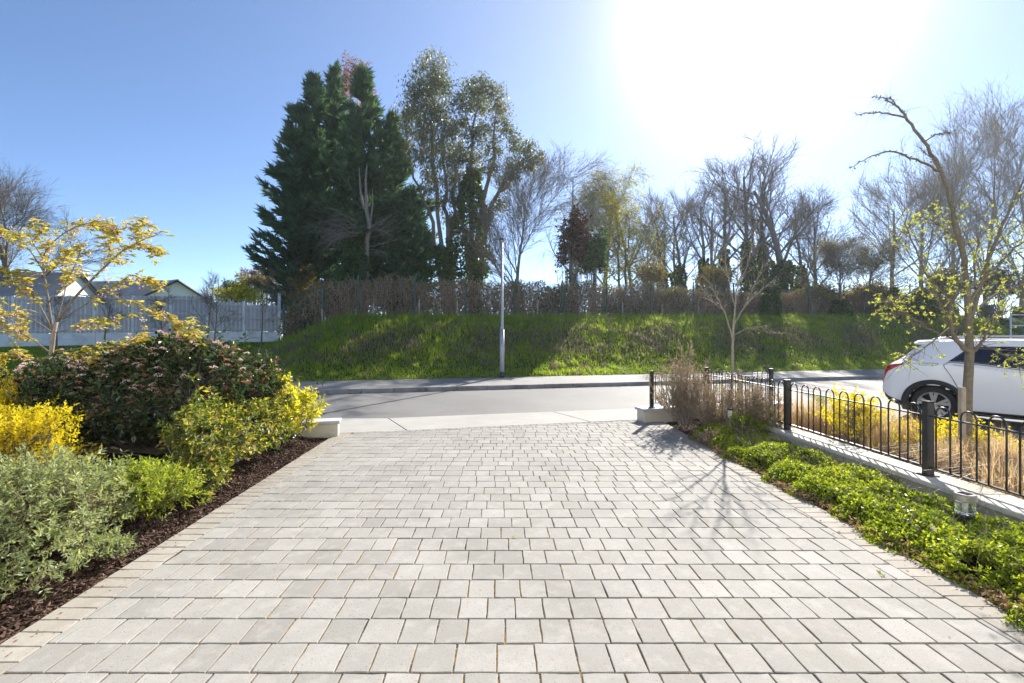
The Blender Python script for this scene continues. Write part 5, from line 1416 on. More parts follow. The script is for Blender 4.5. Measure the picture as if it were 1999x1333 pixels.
# arch cladding and wheels
def ring_mesh(c, ax_r, prof, n=36, a0=0, a1=2 * math.pi, side=1):
    """prof: (radius, outward offset); swept round the axle"""
    closed = abs(a1 - a0 - 2 * math.pi) < 1e-6
    an = np.linspace(a0, a1, n, endpoint=not closed); VV = []
    for r_, o_ in prof: VV.append(np.stack([cw(c[0] + r_ * np.cos(a), side * (c[1] + o_), c[2] + r_ * np.sin(a)) for a in an]))
    VV = np.stack(VV, 1); m_ = len(prof); k = np.arange(n if closed else n - 1)[:, None] * m_ + np.arange(m_ - 1)[None, :]
    k2 = ((np.arange(n if closed else n - 1) + 1) % n)[:, None] * m_ + np.arange(m_ - 1)[None, :]
    return VV.reshape(-1, 3), np.stack([k, k2, k2 + 1, k + 1], -1).reshape(-1, 4)
for ax in (XR, XF):
    for side in (1, -1):
        c = (ax, HW - .005, .345)
        V, Q = ring_mesh(c, 0, [(.362, -.10), (.366, .012), (.40, .028), (.455, .022), (.468, -.012)], 28, math.radians(-18), math.radians(198), side)
        ar = mk('wheel_arch', V, [Q], MAT['car_black'], car, smooth_=True)
        V, Q = ring_mesh(c, 0, [(.372, .0), (.372, -.32), (.0, -.33)], 28, 0, 2 * math.pi, side)
        mk('arch_liner', V, [Q], MAT['car_black'], ar)
        wc = (ax, HW - .02, .335)
        V, Q = ring_mesh(wc, 0, [(.225, -.20), (.30, -.205), (.328, -.19), (.335, -.16), (.335, -.05), (.327, -.02), (.30, -.004), (.262, -.002), (.238, -.012), (.236, -.06)], 40, 0, 2 * math.pi, side)
        wh = mk('wheel', V, [Q], MAT['tyre'], car, smooth_=True)
        V, Q = ring_mesh(wc, 0, [(.237, -.012), (.228, -.006), (.214, -.012), (.208, -.05), (.205, -.15), (.0, -.155)], 40, 0, 2 * math.pi, side)
        mk('rim', V, [Q], MAT['gap_line'], wh, smooth_=True)
        sm = MB()
        V, Q = ring_mesh(wc, 0, [(.238, -.010), (.230, -.002), (.212, -.008), (.211, -.03)], 40, 0, 2 * math.pi, side); sm.add(V, [Q])
        V, Q = ring_mesh(wc, 0, [(.048, -.05), (.046, -.016), (.0, -.012)], 16, 0, 2 * math.pi, side); sm.add(V, [Q])
        for k in range(5):                               # five pairs of blades
            for da in (-.17, .17):
                a_ = math.pi / 2 + k * 2 * math.pi / 5
                p_in, p_out = (.042, a_ + da * .55), (.216, a_ + da * 1.05)
                w0, w1 = .016, .027; pts = []
                for (r_, an_), w_, dep in ((p_in, w0, -.022), (p_out, w1, -.010)):
                    for sg in (-1, 1):
                        x_, z_ = r_ * math.cos(an_) - sg * w_ * math.sin(an_), r_ * math.sin(an_) + sg * w_ * math.cos(an_)
                        for dd in (dep, dep - .03): pts.append(cw(wc[0] + x_, side * (wc[1] + dd), wc[2] + z_))
                sm.add(np.array(pts), [np.array([[0, 2, 6, 4], [1, 5, 7, 3], [0, 4, 5, 1], [2, 3, 7, 6], [0, 1, 3, 2], [4, 6, 7, 5]])])
        sm.build('spokes', MAT['alloy'], wh)
# number plate panel and badge-free hatch
mb = MB(); mb.box(cw(-.008, 0, .72), (.02, .5, .11), ca, .004); mb.build('number_plate', MAT['white_paint'], car)

# ------------------------------------------------------------------ right side planting
rng = np.random.default_rng(33)
# low ground cover: one mat of leafy shoots
n = 13000
y = 1.55 + (6.75 - 1.55) * rng.uniform(0, 1, n) ** 1.15; t_ = rng.uniform(0, 1, n)
edge0 = xr_out(y) - .03 + .05 * np.sin(y * 5.3) + .035 * np.sin(y * 13.1) - .05 * smooth(3.6, 1.8, y); edge1 = 3.53 + .02 * np.sin(y * 9)
x = edge0 + (edge1 - edge0) * t_
hump = .115 + .065 * bumps(x, y, 5.5, 3) + .045 * bumps(x, y, 11, 8) + .05 * smooth(.0, .25, t_) * (1 - smooth(.8, 1.0, t_)) - .03 * smooth(.8, 1, t_)
hump = np.clip(hump, .025, .32) * smooth(-.06, .16, t_)
z = zbr(x, y) + hump * (1 - .45 * rng.uniform(0, 1, n) ** 2)
gap_ = bumps(x, y, 3.9, 12) + .7 * bumps(x, y, 8.7, 15) < -.86
x, y, z, t_ = x[~gap_], y[~gap_], z[~gap_], t_[~gap_]; n = len(x)
gc = thing('ground_cover', 'bright green leafy ground cover spilling along the right edge of the driveway', 'ground cover', v3(3.1, 4.0, -.04))
per = 11; si = np.repeat(np.arange(n), per); m_ = len(si)
sd_ = nrmz(np.stack([rng.normal(-.15, .45, n), rng.normal(-.1, .45, n), rng.uniform(.35, 1, n)], 1))
A_, B_ = frames(sd_[si]); az = rng.uniform(0, 2 * math.pi, m_); al = rng.uniform(-.05, .012, m_)
pos = np.stack([x, y, z], 1)[si] + sd_[si] * al[:, None]
d = nrmz(sd_[si] * .35 + (A_ * np.cos(az)[:, None] + B_ * np.sin(az)[:, None]) * .85 + rng.normal(0, .2, (m_, 3)))
L = rng.uniform(.014, .034, m_)
V, T = leaf_mesh(pos, d, L, L * rng.uniform(.38, .6, m_), rng, .18)
mk('foliage', V, [T], MAT['leaf_cover'], gc, np.repeat(np.clip(rng.normal(.48, .2, m_) + (rng.normal(0, .15, n) + .22 * bumps(x, y, 4.1, 21))[si] + al * 3, 0, 1), 4))
st = np.stack([x, y, z], 1); k = rng.integers(0, n, 2600); e0 = st[k] - sd_[k] * rng.uniform(.05, .12, 2600)[:, None] + rng.normal(0, .02, (2600, 3))
V, Q = seg_tubes(e0, st[k], np.full(2600, .0022), np.full(2600, .0014), 3); mk('stems', V, [Q], MAT['bark_olive'], gc)
# withered skirt along the edge and thin dry stalks
n = 9000; y = rng.uniform(1.7, 6.8, n); x = xr_out(y) - .03 + np.abs(rng.normal(0, .08, n)) + .03 * np.sin(y * 5.3); keep_ = rng.uniform(0, 1, n) < .35 + .6 * smooth(-.1, .5, bumps(y, y * .3, 2.7, 4)); x, y = x[keep_], y[keep_]; n = len(x)
pos = np.stack([x, y, zbr(x, y) + rng.uniform(.0, .09, n)], 1)
V, T = leaf_mesh(pos, rng.normal(0, 1, (n, 3)) + v3(-.5, -.3, -.4), rng.uniform(.02, .05, n), rng.uniform(.006, .014, n), rng)
mk('withered_leaves', V, [T], MAT['leaf_dry'], gc, np.repeat(rng.uniform(0, 1, n), 4))
n = 900; y = rng.uniform(1.9, 6.7, n); x = xr_out(y) + rng.uniform(.15, .85, n); x = np.minimum(x, 3.5); a = np.stack([x, y, zbr(x, y) + .08], 1)
e_ = a + np.stack([rng.normal(0, .1, n), rng.normal(0, .1, n), rng.uniform(.06, .22, n)], 1)
V, Q = seg_tubes(a, e_, np.full(n, .0015), np.full(n, .0009), 3); mk('dry_stalks', V, [Q], MAT['twig_pale'], gc)
for j, (u, v, Yf) in enumerate(((1936, 1068, 2.72), (1823, 1032, 2.98), (1783, 940, 3.95))):
    c = P(u, v, Yf); n = 26; az = rng.uniform(0, 2 * math.pi, n)
    d = np.stack([np.cos(az), np.sin(az), rng.uniform(.1, .45, n)], 1)
    V, T = leaf_mesh(np.tile(c, (n, 1)), d, .019, .006, rng, .1); mk('mauve_flower', V, [T], MAT['flower_mauve'], gc, np.repeat(rng.uniform(0, 1, n), 4))
# solar lantern
m, nt, out = new_mat('clear_glass'); b_ = nt.nodes.new('ShaderNodeBsdfGlass'); b_.inputs['Color'].default_value = (.93, .96, .95, 1); b_.inputs['Roughness'].default_value = .04; b_.inputs['IOR'].default_value = 1.3; nt.links.new(b_.outputs[0], out.inputs['Surface'])
m, nt, out = new_mat('brushed_steel'); principled(nt, out, mixc(nt, (.32, .30, .28), (.45, .43, .40), noise(nt, 40, 3)), .35, .5, .8)
m, nt, out = new_mat('solar_cell'); principled(nt, out, mixc(nt, (.01, .014, .03), (.02, .025, .05), noise(nt, 30, 2)), .15, .5)
lc = P(1884, 1012, 3.2); lc = v3(lc[0], lc[1], lc[2] + .035)
ln = thing('solar_lantern', 'small solar garden lantern with ribbed glass jar among the ground cover', 'lantern', lc - v3(0, 0, .12))
mb = MB(); mb.tube([lc - v3(0, 0, .25), lc - v3(0, 0, .008)], .012, 8); mb.build('spike', MAT['dark_trim'], ln)
mb = MB(); mb.tube([lc - v3(0, 0, .03), lc - v3(0, 0, .012), lc], [.03, .046, .05], 20); mb.build('base', MAT['dark_trim'], ln, True)
zz = np.linspace(0, .088, 22); mb = MB(); mb.tube(np.stack([np.full(22, lc[0]), np.full(22, lc[1]), lc[2] + .001 + zz], 1), .0535 + .0022 * np.sin(zz * 2 * math.pi / .022), 28); mb.build('glass_jar', MAT['clear_glass'], ln, True)
mb = MB(); mb.tube([lc + v3(0, 0, .012), lc + v3(0, 0, .075)], .012, 10); mb.build('lamp_holder', MAT['white_paint'], ln, True)
mb = MB(); mb.tube([lc + v3(0, 0, .090), lc + v3(0, 0, .092), lc + v3(0, 0, .130), lc + v3(0, 0, .137)], [.058, .0605, .0605, .055], 28); cp = mb.build('lid', MAT['brushed_steel'], ln)
mb = MB(); mb.box(lc + v3(0, 0, .1385), (.062, .062, .003), .3, .001); mb.build('solar_panel', MAT['solar_cell'], cp)
# spike light near the brown shrubs
c = P(1425, 850, 6.45); sl_ = thing('spike_light', 'thin garden spike light with a pale head between brown shrubs and ground cover', 'garden light', c)
mb = MB(); mb.tube([c - v3(0, 0, .1), c + v3(0, 0, .26)], .009, 8); mb.build('spike', MAT['galvanised'], sl_)
mb = MB(); mb.box(c + v3(0, 0, .30), (.045, .045, .10), 0, .006); mb.build('diffuser', MAT['white_paint'], sl_)
mb = MB(); mb.box(c + v3(0, 0, .363), (.065, .065, .02), 0, .004); mb.build('cap', MAT['dark_trim'], sl_)
# brown heath-like shrubs
def heath(label, base, stems_, hmax, rad, seed):
    rng = np.random.default_rng(seed); base = np.asarray(base, float); t = thing('heath_shrub', label, 'shrub', base, 0, 'brown shrubs at the far corner')
    n = stems_; az = rng.uniform(0, 2 * math.pi, n); k = rng.uniform(0, 1, n) ** .6
    tip = base + np.stack([np.cos(az) * rad[0] * k, np.sin(az) * rad[1] * k, hmax * rng.uniform(.45, 1.0, n) * (1 - .35 * k)], 1)
    st_ = base + rng.normal(0, .05, (n, 3)) * v3(1, 1, 0)
    mid = (st_ + tip) / 2 + np.stack([np.cos(az) * rad[0] * k * .12, np.sin(az) * rad[1] * k * .12, -.04 * np.ones(n)], 1)
    parts = [seg_tubes(st_, mid, np.full(n, .006), np.full(n, .004), 4), seg_tubes(mid, tip, np.full(n, .004), np.full(n, .0015), 4)]
    # side shoots, upright
    m_ = n * 7; j = np.repeat(np.arange(n), 7); tt = rng.uniform(.3, 1, m_)[:, None]
    a = np.where(tt < .5, st_[j] + (mid - st_)[j] * tt * 2, mid[j] + (tip - mid)[j] * (tt * 2 - 1))
    dv = nrmz(nrmz(tip - mid)[j] + rng.normal(0, .42, (m_, 3))); Ls = rng.uniform(.07, .2, m_)
    b_ = a + dv * Ls[:, None]
    parts.append(seg_tubes(a, b_, np.full(m_, .0025), np.full(m_, .001), 3))
    V, Q = join(parts); mk('stems', V, [Q], MAT['bark_fawn'], t)
    nl = m_ * 15; i = rng.integers(0, m_, nl); f = rng.uniform(.0, 1, nl)[:, None]
    pos = a[i] + (b_ - a)[i] * f; d = nrmz(dv[i] * .9 + rng.normal(0, .55, (nl, 3)))
    low = smooth(base[2] + hmax * .35, base[2], pos[:, 2])
    V, T = leaf_mesh(pos, d, rng.uniform(.018, .04, nl), rng.uniform(.006, .012, nl), rng)
    mk('foliage', V, [T], MAT['heath'], t, np.repeat(np.clip(rng.normal(.5, .2, nl) + .15 * (f[:, 0] - .5) + low * .35 * (rng.uniform(0, 1, nl) > .5), 0, 1), 4))
heath('tall brown feathery shrub in front of the right wall end', P(1340, 828, 7.45), 84, 1.40, (.46, .34), 1)
heath('brown feathery shrub leaning over the right wall end', P(1328, 822, 7.6), 62, 1.15, (.50, .34), 2)
heath('low brown shrub between the wall end and the sapling', P(1392, 838, 7.0), 70, .80, (.44, .32), 3)
heath('brown shrub just left of the first railing post', P(1448, 850, 6.55), 74, .95, (.3, .3), 4)
heath('brown shrub with green foot beside the first railing post', P(1488, 856, 6.35), 64, .86, (.26, .3), 5)
shrub('low_shrub', 'low green shrub below the first railing post', P(1470, 835, 6.3) , (.38, .25, .2), 501, 420, 8, (.035, .016), 'leaf_cover', base=v3(3.35, 6.3, -.03), stems=20, whorl=.05)
shrub('low_shrub', 'small greyish low shrub at the bed edge below the brown shrubs', P(1395, 858, 6.3), (.22, .2, .12), 502, 260, 9, (.03, .010), 'heath', base=v3(2.88, 6.3, -.05), stems=20, whorl=.04)

# pale sapling behind the brown shrubs
def limb_mesh(mb, limbs, Yc_, rng, k=1.0, sides=7):
    """limbs given in the picture plane at depth Yc_, with a depth drift dy; returns twig roots"""
    tp_, td_ = [], []
    for pts, ra, rb, dy in limbs:
        n = len(pts); kk = np.linspace(0, n - 1, 4 * n)
        pp = np.stack([np.interp(kk, np.arange(n), [q_[0] for q_ in pts]), np.interp(kk, np.arange(n), [q_[1] for q_ in pts])], 1)
        for _ in range(2): pp[1:-1] = (pp[:-2] + 2 * pp[1:-1] + pp[2:]) / 4
        W = np.array([P(a_, c_, Yc_ + e_) for (a_, c_), e_ in zip(pp, dy * np.linspace(0, 1, len(pp)))]); W[1:-1] += rng.normal(0, .004, (len(W) - 2, 3))
        mb.tube(W, np.linspace(ra, rb, len(W)) * k, sides)
        j = np.arange(len(W) // 3, len(W)); tp_.append(W[j]); td_.append(np.gradient(W, axis=0)[j])
    return np.concatenate(tp_), np.concatenate(td_)
Ys = 7.5; b = v3(X(1428, Ys), Ys, -.05); rng = np.random.default_rng(202)
sp_ = thing('sapling', 'slim pale bare sapling rising behind the brown shrubs', 'tree', b)
mb = MB(); limb_mesh(mb, [([(1428, 842), (1429, 740), (1431, 660), (1433, 625)], .024, .017, 0)], Ys, rng, 1, 9); mb.build('trunk', MAT['twig_pale'], sp_, True)
mb = MB()
TP, TD = limb_mesh(mb, [([(1431, 665), (1416, 612), (1399, 578), (1384, 550)], .018, .005, -.2), ([(1433, 628), (1436, 590), (1440, 545), (1441, 495), (1438, 440)], .02, .004, .1), ([(1434, 632), (1450, 602), (1478, 572), (1508, 548)], .014, .004, .2),
    ([(1433, 655), (1458, 640), (1488, 638), (1512, 650)], .010, .003, -.15), ([(1436, 600), (1424, 558), (1416, 515), (1420, 470)], .012, .003, -.1), ([(1440, 560), (1458, 520), (1470, 478), (1474, 445)], .011, .003, .15), ([(1412, 605), (1394, 590), (1372, 568)], .009, .003, .1),
    ([(1438, 580), (1446, 540), (1450, 500)], .009, .003, -.2), ([(1420, 540), (1400, 510), (1392, 480)], .008, .003, .1), ([(1455, 598), (1470, 560), (1490, 520)], .008, .003, -.1)], Ys, rng, .68)
a0, a1, ra, rb, dd = twigs(rng, TP, TD, 2, .22, .0032, 38, -.03, 2)
V, Q = seg_tubes(a0, a1, ra, rb, 4); mb.add(V, [Q]); mb.build('branches', MAT['twig_pale'], sp_, True)
n = 140; i = rng.integers(0, len(a1), n); V, T = leaf_mesh(a1[i], dd[i] + rng.normal(0, .5, (n, 3)), .03, .014, rng); mk('crown', V, [T], MAT['leaf_bud'], sp_, np.repeat(rng.uniform(0, 1, n), 4))
mb = MB(); c = v3(X(1444, 8.35), 8.35, -.1); mb.box(c + v3(0, 0, .42), (.06, .06, .95), .2, .006); tag(mb.build('timber_post', MAT['timber_stake'], None, False, c), 'short square timber post behind the front railing', 'post')

# leaning street tree in the strip behind the railing
Yt = 4.75
def T_(u, v, dy=0): return P(u, v, Yt + dy)
b = v3(X(1887, Yt), Yt, .02)
tr = thing('street_tree', 'young leaning tree with opening lime buds beside the white car', 'tree', b)
mb = MB(); mb.tube([b - v3(0, 0, .1), T_(1887, 850), T_(1889, 760), T_(1893, 690), T_(1891, 640), T_(1888, 560), T_(1882, 520)], [.052, .044, .040, .037, .031, .027, .025], 12); mb.build('trunk', MAT['bark_olive'], tr, True)
rng = np.random.default_rng(55)
lim = [([(1882, 520), (1872, 470), (1858, 400), (1838, 335), (1805, 275), (1770, 230), (1750, 205), (1722, 190)], .034, .007, 0), ([(1880, 500), (1878, 470), (1862, 425)], .02, .01, .02),
       ([(1893, 690), (1868, 665), (1853, 630), (1858, 590), (1875, 540)], .032, .012, -.15), ([(1893, 690), (1915, 672), (1935, 635)], .026, .008, -.1), ([(1891, 640), (1905, 580), (1935, 490), (1975, 400), (2010, 330)], .030, .010, .15),
       ([(1889, 600), (1920, 545), (1965, 500), (2010, 460)], .022, .008, -.2), ([(1853, 630), (1820, 560), (1785, 480), (1768, 440)], .018, .006, -.1), ([(1858, 590), (1800, 560), (1745, 590), (1725, 590)], .012, .003, -.2),
       ([(1868, 665), (1810, 640), (1765, 610), (1752, 612)], .011, .003, .1), ([(1853, 640), (1790, 690), (1765, 705)], .011, .003, -.25), ([(1889, 620), (1940, 575), (1990, 560), (2030, 540)], .016, .005, .2),
       ([(1872, 470), (1835, 440), (1800, 420)], .012, .003, .1), ([(1838, 335), (1790, 312), (1740, 292), (1700, 305), (1658, 328)], .016, .004, .05), ([(1770, 230), (1720, 218), (1672, 224)], .013, .004, .05),
       ([(1805, 275), (1830, 262), (1862, 256)], .010, .003, .1), ([(1838, 335), (1810, 300), (1790, 285)], .008, .003, -.1), ([(1905, 580), (1900, 510), (1915, 450)], .014, .004, -.15), ([(1750, 205), (1740, 192), (1708, 188)], .008, .003, 0),
       ([(1935, 490), (1990, 470), (2020, 440)], .010, .003, .2), ([(1889, 610), (1840, 570), (1815, 540)], .010, .003, -.3), ([(1915, 672), (1960, 690), (1985, 705)], .008, .002, -.2), ([(1935, 635), (1975, 600), (2010, 600)], .009, .003, .1)]
mb = MB(); tw_p, tw_d, hi = [], [], []
for pts, ra, rb, dy in lim:
    n = len(pts); k = np.linspace(0, n - 1, 4 * n)
    pp = np.stack([np.interp(k, np.arange(n), [p[0] for p in pts]), np.interp(k, np.arange(n), [p[1] for p in pts])], 1)
    for _ in range(2): pp[1:-1] = (pp[:-2] + 2 * pp[1:-1] + pp[2:]) / 4
    dys = dy * np.linspace(0, 1, len(pp)); W = np.array([T_(a_, c_, e_) for (a_, c_), e_ in zip(pp, dys)]); W[1:-1] += rng.normal(0, .005, (len(W) - 2, 3))
    mb.tube(W, np.linspace(ra, rb, len(W)) * .8, 7)
    j = np.arange(len(W) // 4, len(W)); tw_p.append(W[j]); tw_d.append(np.gradient(W, axis=0)[j]); hi.append(W[j, 2])
TP, TD = np.concatenate(tw_p), np.concatenate(tw_d)
up_ = TP[:, 2] > 2.75
a0, a1, ra, rb, dd = twigs(rng, TP[~up_], TD[~up_], 4, .20, .0028, 55, -.02, 2)
V, Q = seg_tubes(a0, a1, ra, rb, 4); mb.add(V, [Q])
c0, c1, rc, rd, cd = twigs(rng, TP[up_], TD[up_], 3, .14, .0016, 75, .35, 3)
V, Q = seg_tubes(c0, c1, rc, rd, 3); mb.add(V, [Q])
mb.build('branches', MAT['bark_olive'], tr, True)
nb_ = 850; i = rng.integers(0, len(a1), nb_); per = 5; si = np.repeat(np.arange(nb_), per)
pos = a1[i][si] + rng.normal(0, .006, (nb_ * per, 3)); d = dd[i][si] * .7 + rng.normal(0, .7, (nb_ * per, 3)) + v3(0, 0, .2)
V, T = leaf_mesh(pos, d, rng.uniform(.014, .030, nb_ * per), rng.uniform(.007, .014, nb_ * per), rng)
mk('crown', V, [T], MAT['leaf_lime'], tr, np.repeat(rng.uniform(0, 1, nb_ * per), 4))
# knobbly buds on the bare upper limbs
nbud = 150; ju = np.flatnonzero(up_); i = rng.choice(ju, nbud); V, T = leaf_mesh(TP[i] + rng.normal(0, .006, (nbud, 3)), rng.normal(0, 1, (nbud, 3)), .03, .014, rng)
mk('buds', V, [T], MAT['bark_red'], tr, np.repeat(rng.uniform(0, .5, nbud), 4))['kind'] = 'stuff'
c = v3(X(1878, 4.62), 4.62, .02); mb = MB(); mb.box((c[0], c[1], .42), (.055, .04, .95), .15, .005)
tag(mb.build('tree_stake', MAT['timber_stake'], None, False, c), 'square weathered timber stake supporting the leaning street tree', 'stake')

# dry grasses and yellow shrubs in the strip
def straw(label, c, n, h, r, seed, lean=.3, lead=None, share=None):
    rng = np.random.default_rng(seed); c = np.asarray(c, float)
    a = rng.uniform(0, 2 * math.pi, n); k = np.sqrt(rng.uniform(0, 1, n)) * r
    p = np.stack([c[0] + k * np.cos(a), c[1] + k * np.sin(a), np.full(n, c[2])], 1)
    V, FS = blades(rng, p, h * rng.uniform(.55, 1.15, n), .006, lean, .5, lead)
    o = mk('grass_tuft', V, FS, MAT['straw'], None, np.repeat(rng.uniform(0, 1, n), 5), origin=c)
    tag(o, label, 'grass tuft', 'dry grass tufts behind the railing')
def gs(u, Y): x = X(u, Y); return v3(x, Y, float(zbo(x, Y)))
for k, (u, Y, n, h, r, lean, lab) in enumerate(((1545, 6.55, 300, .58, .16, .18, 'upright straw-coloured grass tuft just right of the first railing post'), (1585, 6.3, 300, .56, .16, .18, 'second straw tuft from the first railing post'),
        (1625, 6.1, 260, .52, .15, .2, 'straw tuft left of the leftmost yellow shrub'), (1712, 5.5, 200, .5, .16, .22, 'straw tuft between the two yellow shrubs'), (1755, 5.2, 260, .56, .17, .22, 'straw tuft just left of the second railing post'),
        (1860, 4.5, 420, .46, .22, .9, 'flattened straw tuft at the foot of the street tree'), (1930, 4.35, 480, .50, .24, .8, 'flattened straw tuft right of the street tree'), (1985, 4.3, 460, .58, .22, .6, 'straw tuft at the right edge behind the railing'), (1990, 3.75, 420, .5, .25, .9, 'low sprawling straw tuft at the right edge'))):
    straw(lab, gs(u, Y), n, h, r, 600 + k, lean)
for k, (u, Y, rx, rz_, lab) in enumerate(((1668, 5.7, .38, .32, 'leftmost yellow flowering shrub behind the railing'), (1705, 6.6, .35, .22, 'yellow flowering shrub behind the middle straw tufts'), (1845, 5.0, .40, .22, 'yellow flowering shrub right of the second railing post'), (1920, 5.0, .38, .24, 'low yellow flowering shrub right of the street tree'), (1640, 6.9, .25, .18, 'small yellow shrub half hidden by straw'))):
    g_ = gs(u, Y)
    shrub('yellow_shrub', lab, g_ + v3(0, 0, rz_ + .02), (rx, rx * .9, rz_), 520 + k, 520, 8, (.030, .018), 'flower_yellow', base=g_, stems=40, whorl=.05, spread=.7, stem_r=.004, group='yellow shrubs behind the railing')
shrub('low_shrub', 'fine green wispy plant between straw tufts behind the railing', gs(1600, 6.7) + v3(0, 0, .25), (.16, .16, .26), 530, 200, 8, (.045, .006), 'leaf_hebe_green', base=gs(1600, 6.7), stems=20)

# ------------------------------------------------------------------ left side planting
vc = v3(-4.25, 5.70, .57)
def behind_wall(p): return p[:, 1] < wall_y(p[:, 0]) - .22
shrub('viburnum', 'big dark glossy viburnum with pinkish-white flower heads left of the driveway', vc, (1.52, .82, .70), 701, 4600, 8, (.068, .038), 'leaf_viburnum', base=v3(-4.25, 5.7, .0), stems=90, whorl=.07, stem_r=.009, shell=.70, lumps=.13, upw=.35, cut=behind_wall,
      flowers=[('flower_heads', 120, .044, 'flower_pink', .4, 34), ('bud_clusters', 230, .034, 'bud_red', .0, 24)])
shrub('broom', 'brilliant yellow broom in full flower at the left edge', v3(-4.38, 4.05, .38), (.60, .46, .40), 702, 3000, 11, (.026, .014), 'flower_yellow', base=v3(-4.35, 4.05, .0), stems=60, whorl=.09, shell=.5, upw=.9, spread=.6, stem_mat='bark_olive', tone=lambda p, t: np.where((p[:, 2] < .28) & (np.abs(p[:, 0] * 37) % 1 < .6), 1.0, t * .75))
shrub('broom', 'second yellow broom further back against the left railing', v3(-5.55, 5.05, .52), (.50, .45, .45), 703, 1500, 11, (.026, .014), 'flower_yellow', base=v3(-5.55, 5.05, .0), stems=40, whorl=.09, shell=.5, upw=.9, spread=.6, stem_mat='bark_olive', tone=lambda p, t: t * .8)
shrub('hebe', 'large grey-green hebe in the left foreground', v3(-3.08, 2.85, .27), (.72, .62, .30), 704, 2100, 13, (.040, .0115), 'leaf_hebe', base=v3(-3.15, 3.0, .02), stems=110, whorl=.07, shell=.45, upw=.55, spread=.62, stem_r=.006, stem_mat='bark_red')
shrub('hebe', 'grey-green hebe cut by the left edge of the picture', v3(-3.0, 2.25, .18), (.46, .36, .22), 705, 800, 12, (.040, .0115), 'leaf_hebe', base=v3(-3.05, 2.35, .02), stems=60, whorl=.07, shell=.45, upw=.5, spread=.62, stem_mat='bark_red')
shrub('hebe', 'lighter green hebe mound beside the grey-green one', v3(-2.78, 3.60, .18), (.34, .36, .20), 706, 800, 12, (.040, .012), 'leaf_hebe_green', base=v3(-2.8, 3.6, .02), stems=60, whorl=.06, shell=.5, upw=.6, spread=.62, stem_mat='bark_red')
shrub('hebe', 'small low hebe sprig on the mulch next to the edging blocks', v3(-2.52, 2.98, .05), (.15, .12, .07), 707, 110, 11, (.032, .010), 'leaf_hebe', base=v3(-2.52, 2.98, .0), stems=16, whorl=.05, shell=.3, upw=.4, spread=.62)
shrub('euonymus', 'yellow and green variegated shrub in front of the viburnum', v3(-2.86, 4.62, .36), (.42, .46, .38), 708, 640, 10, (.052, .022), 'leaf_variegated', base=v3(-2.86, 4.6, .02), stems=60, whorl=.07, shell=.45, upw=.6)
shrub('euonymus', 'low variegated shrub spreading onto the mulch', v3(-2.72, 4.22, .15), (.26, .30, .17), 709, 330, 10, (.046, .020), 'leaf_variegated', base=v3(-2.75, 4.2, .0), stems=40, whorl=.06, shell=.45)
shrub('euonymus', 'variegated yellow shrub in the middle of the bed edge', v3(-2.92, 5.42, .33), (.42, .44, .36), 710, 640, 10, (.052, .022), 'leaf_variegated', base=v3(-2.92, 5.4, .0), stems=60, whorl=.07, shell=.45, upw=.6)
shrub('laurel', 'golden-green long-leaved shrub overhanging the left wall end', v3(-2.98, 6.25, .38), (.42, .42, .36), 711, 620, 9, (.085, .028), 'leaf_gold', base=v3(-2.98, 6.25, .0), stems=40, whorl=.08, shell=.55, upw=.35, spread=.7)
shrub('laurel', 'golden-green shrub just behind the left wall end', v3(-3.35, 6.30, .50), (.40, .35, .36), 712, 420, 9, (.080, .028), 'leaf_gold', base=v3(-3.35, 6.3, .0), stems=30, whorl=.08, shell=.55, upw=.35, spread=.7)

# golden-leaved cherry
Yc = 5.5
def C_(u, v, dy=0): return P(u, v, Yc + dy)
b = v3(X(86, Yc), Yc, .02)
ct_ = thing('cherry_tree', 'young cherry tree with golden bronze leaves and pink blossom at the left', 'tree', b)
mb = MB(); mb.tube([b - v3(0, 0, .1), C_(96, 760), C_(100, 690), C_(105, 650), C_(110, 628)], [.028, .026, .024, .022, .02], 9); mb.build('trunk', MAT['bark_fawn'], ct_, True)
rng = np.random.default_rng(77)
lim = [([(110, 628), (150, 575), (200, 525), (240, 488), (270, 472), (305, 458)], .026, .005, -.1), ([(102, 640), (95, 590), (85, 530), (82, 500), (110, 465), (150, 440), (188, 432)], .022, .005, .15), ([(105, 650), (80, 600), (55, 560), (20, 530), (-40, 500)], .018, .005, -.2),
       ([(85, 530), (60, 490), (30, 460), (-10, 440)], .014, .004, .2), ([(150, 575), (200, 580), (260, 590), (310, 610), (350, 630), (378, 640)], .012, .003, -.2), ([(200, 525), (215, 490), (215, 455), (205, 440)], .010, .003, .1), ([(240, 488), (225, 460), (222, 445)], .008, .003, -.1),
       ([(110, 628), (160, 600), (215, 560), (270, 545), (300, 548)], .012, .003, .25), ([(100, 690), (150, 680), (210, 675), (260, 672), (290, 660)], .014, .003, -.15), ([(100, 690), (60, 660), (20, 640), (-30, 620)], .014, .004, -.1), ([(105, 650), (60, 620), (20, 612), (-20, 600)], .012, .003, .2),
       ([(102, 700), (60, 700), (30, 690), (0, 700)], .012, .003, -.2), ([(102, 690), (140, 700), (180, 705)], .010, .003, -.2), ([(270, 472), (265, 450), (275, 440)], .007, .003, 0), ([(95, 590), (130, 550), (150, 510), (160, 480)], .012, .004, -.25), ([(82, 500), (60, 470), (85, 450)], .010, .003, .1), ([(240, 488), (285, 480), (300, 485)], .007, .003, .1),
       ([(105, 650), (150, 640), (190, 630), (230, 625)], .010, .003, -.3), ([(350, 630), (370, 660), (375, 670)], .005, .002, 0), ([(110, 628), (130, 560), (120, 520), (130, 490)], .012, .003, .3)]
mb = MB(); tw_p, tw_d = [], []
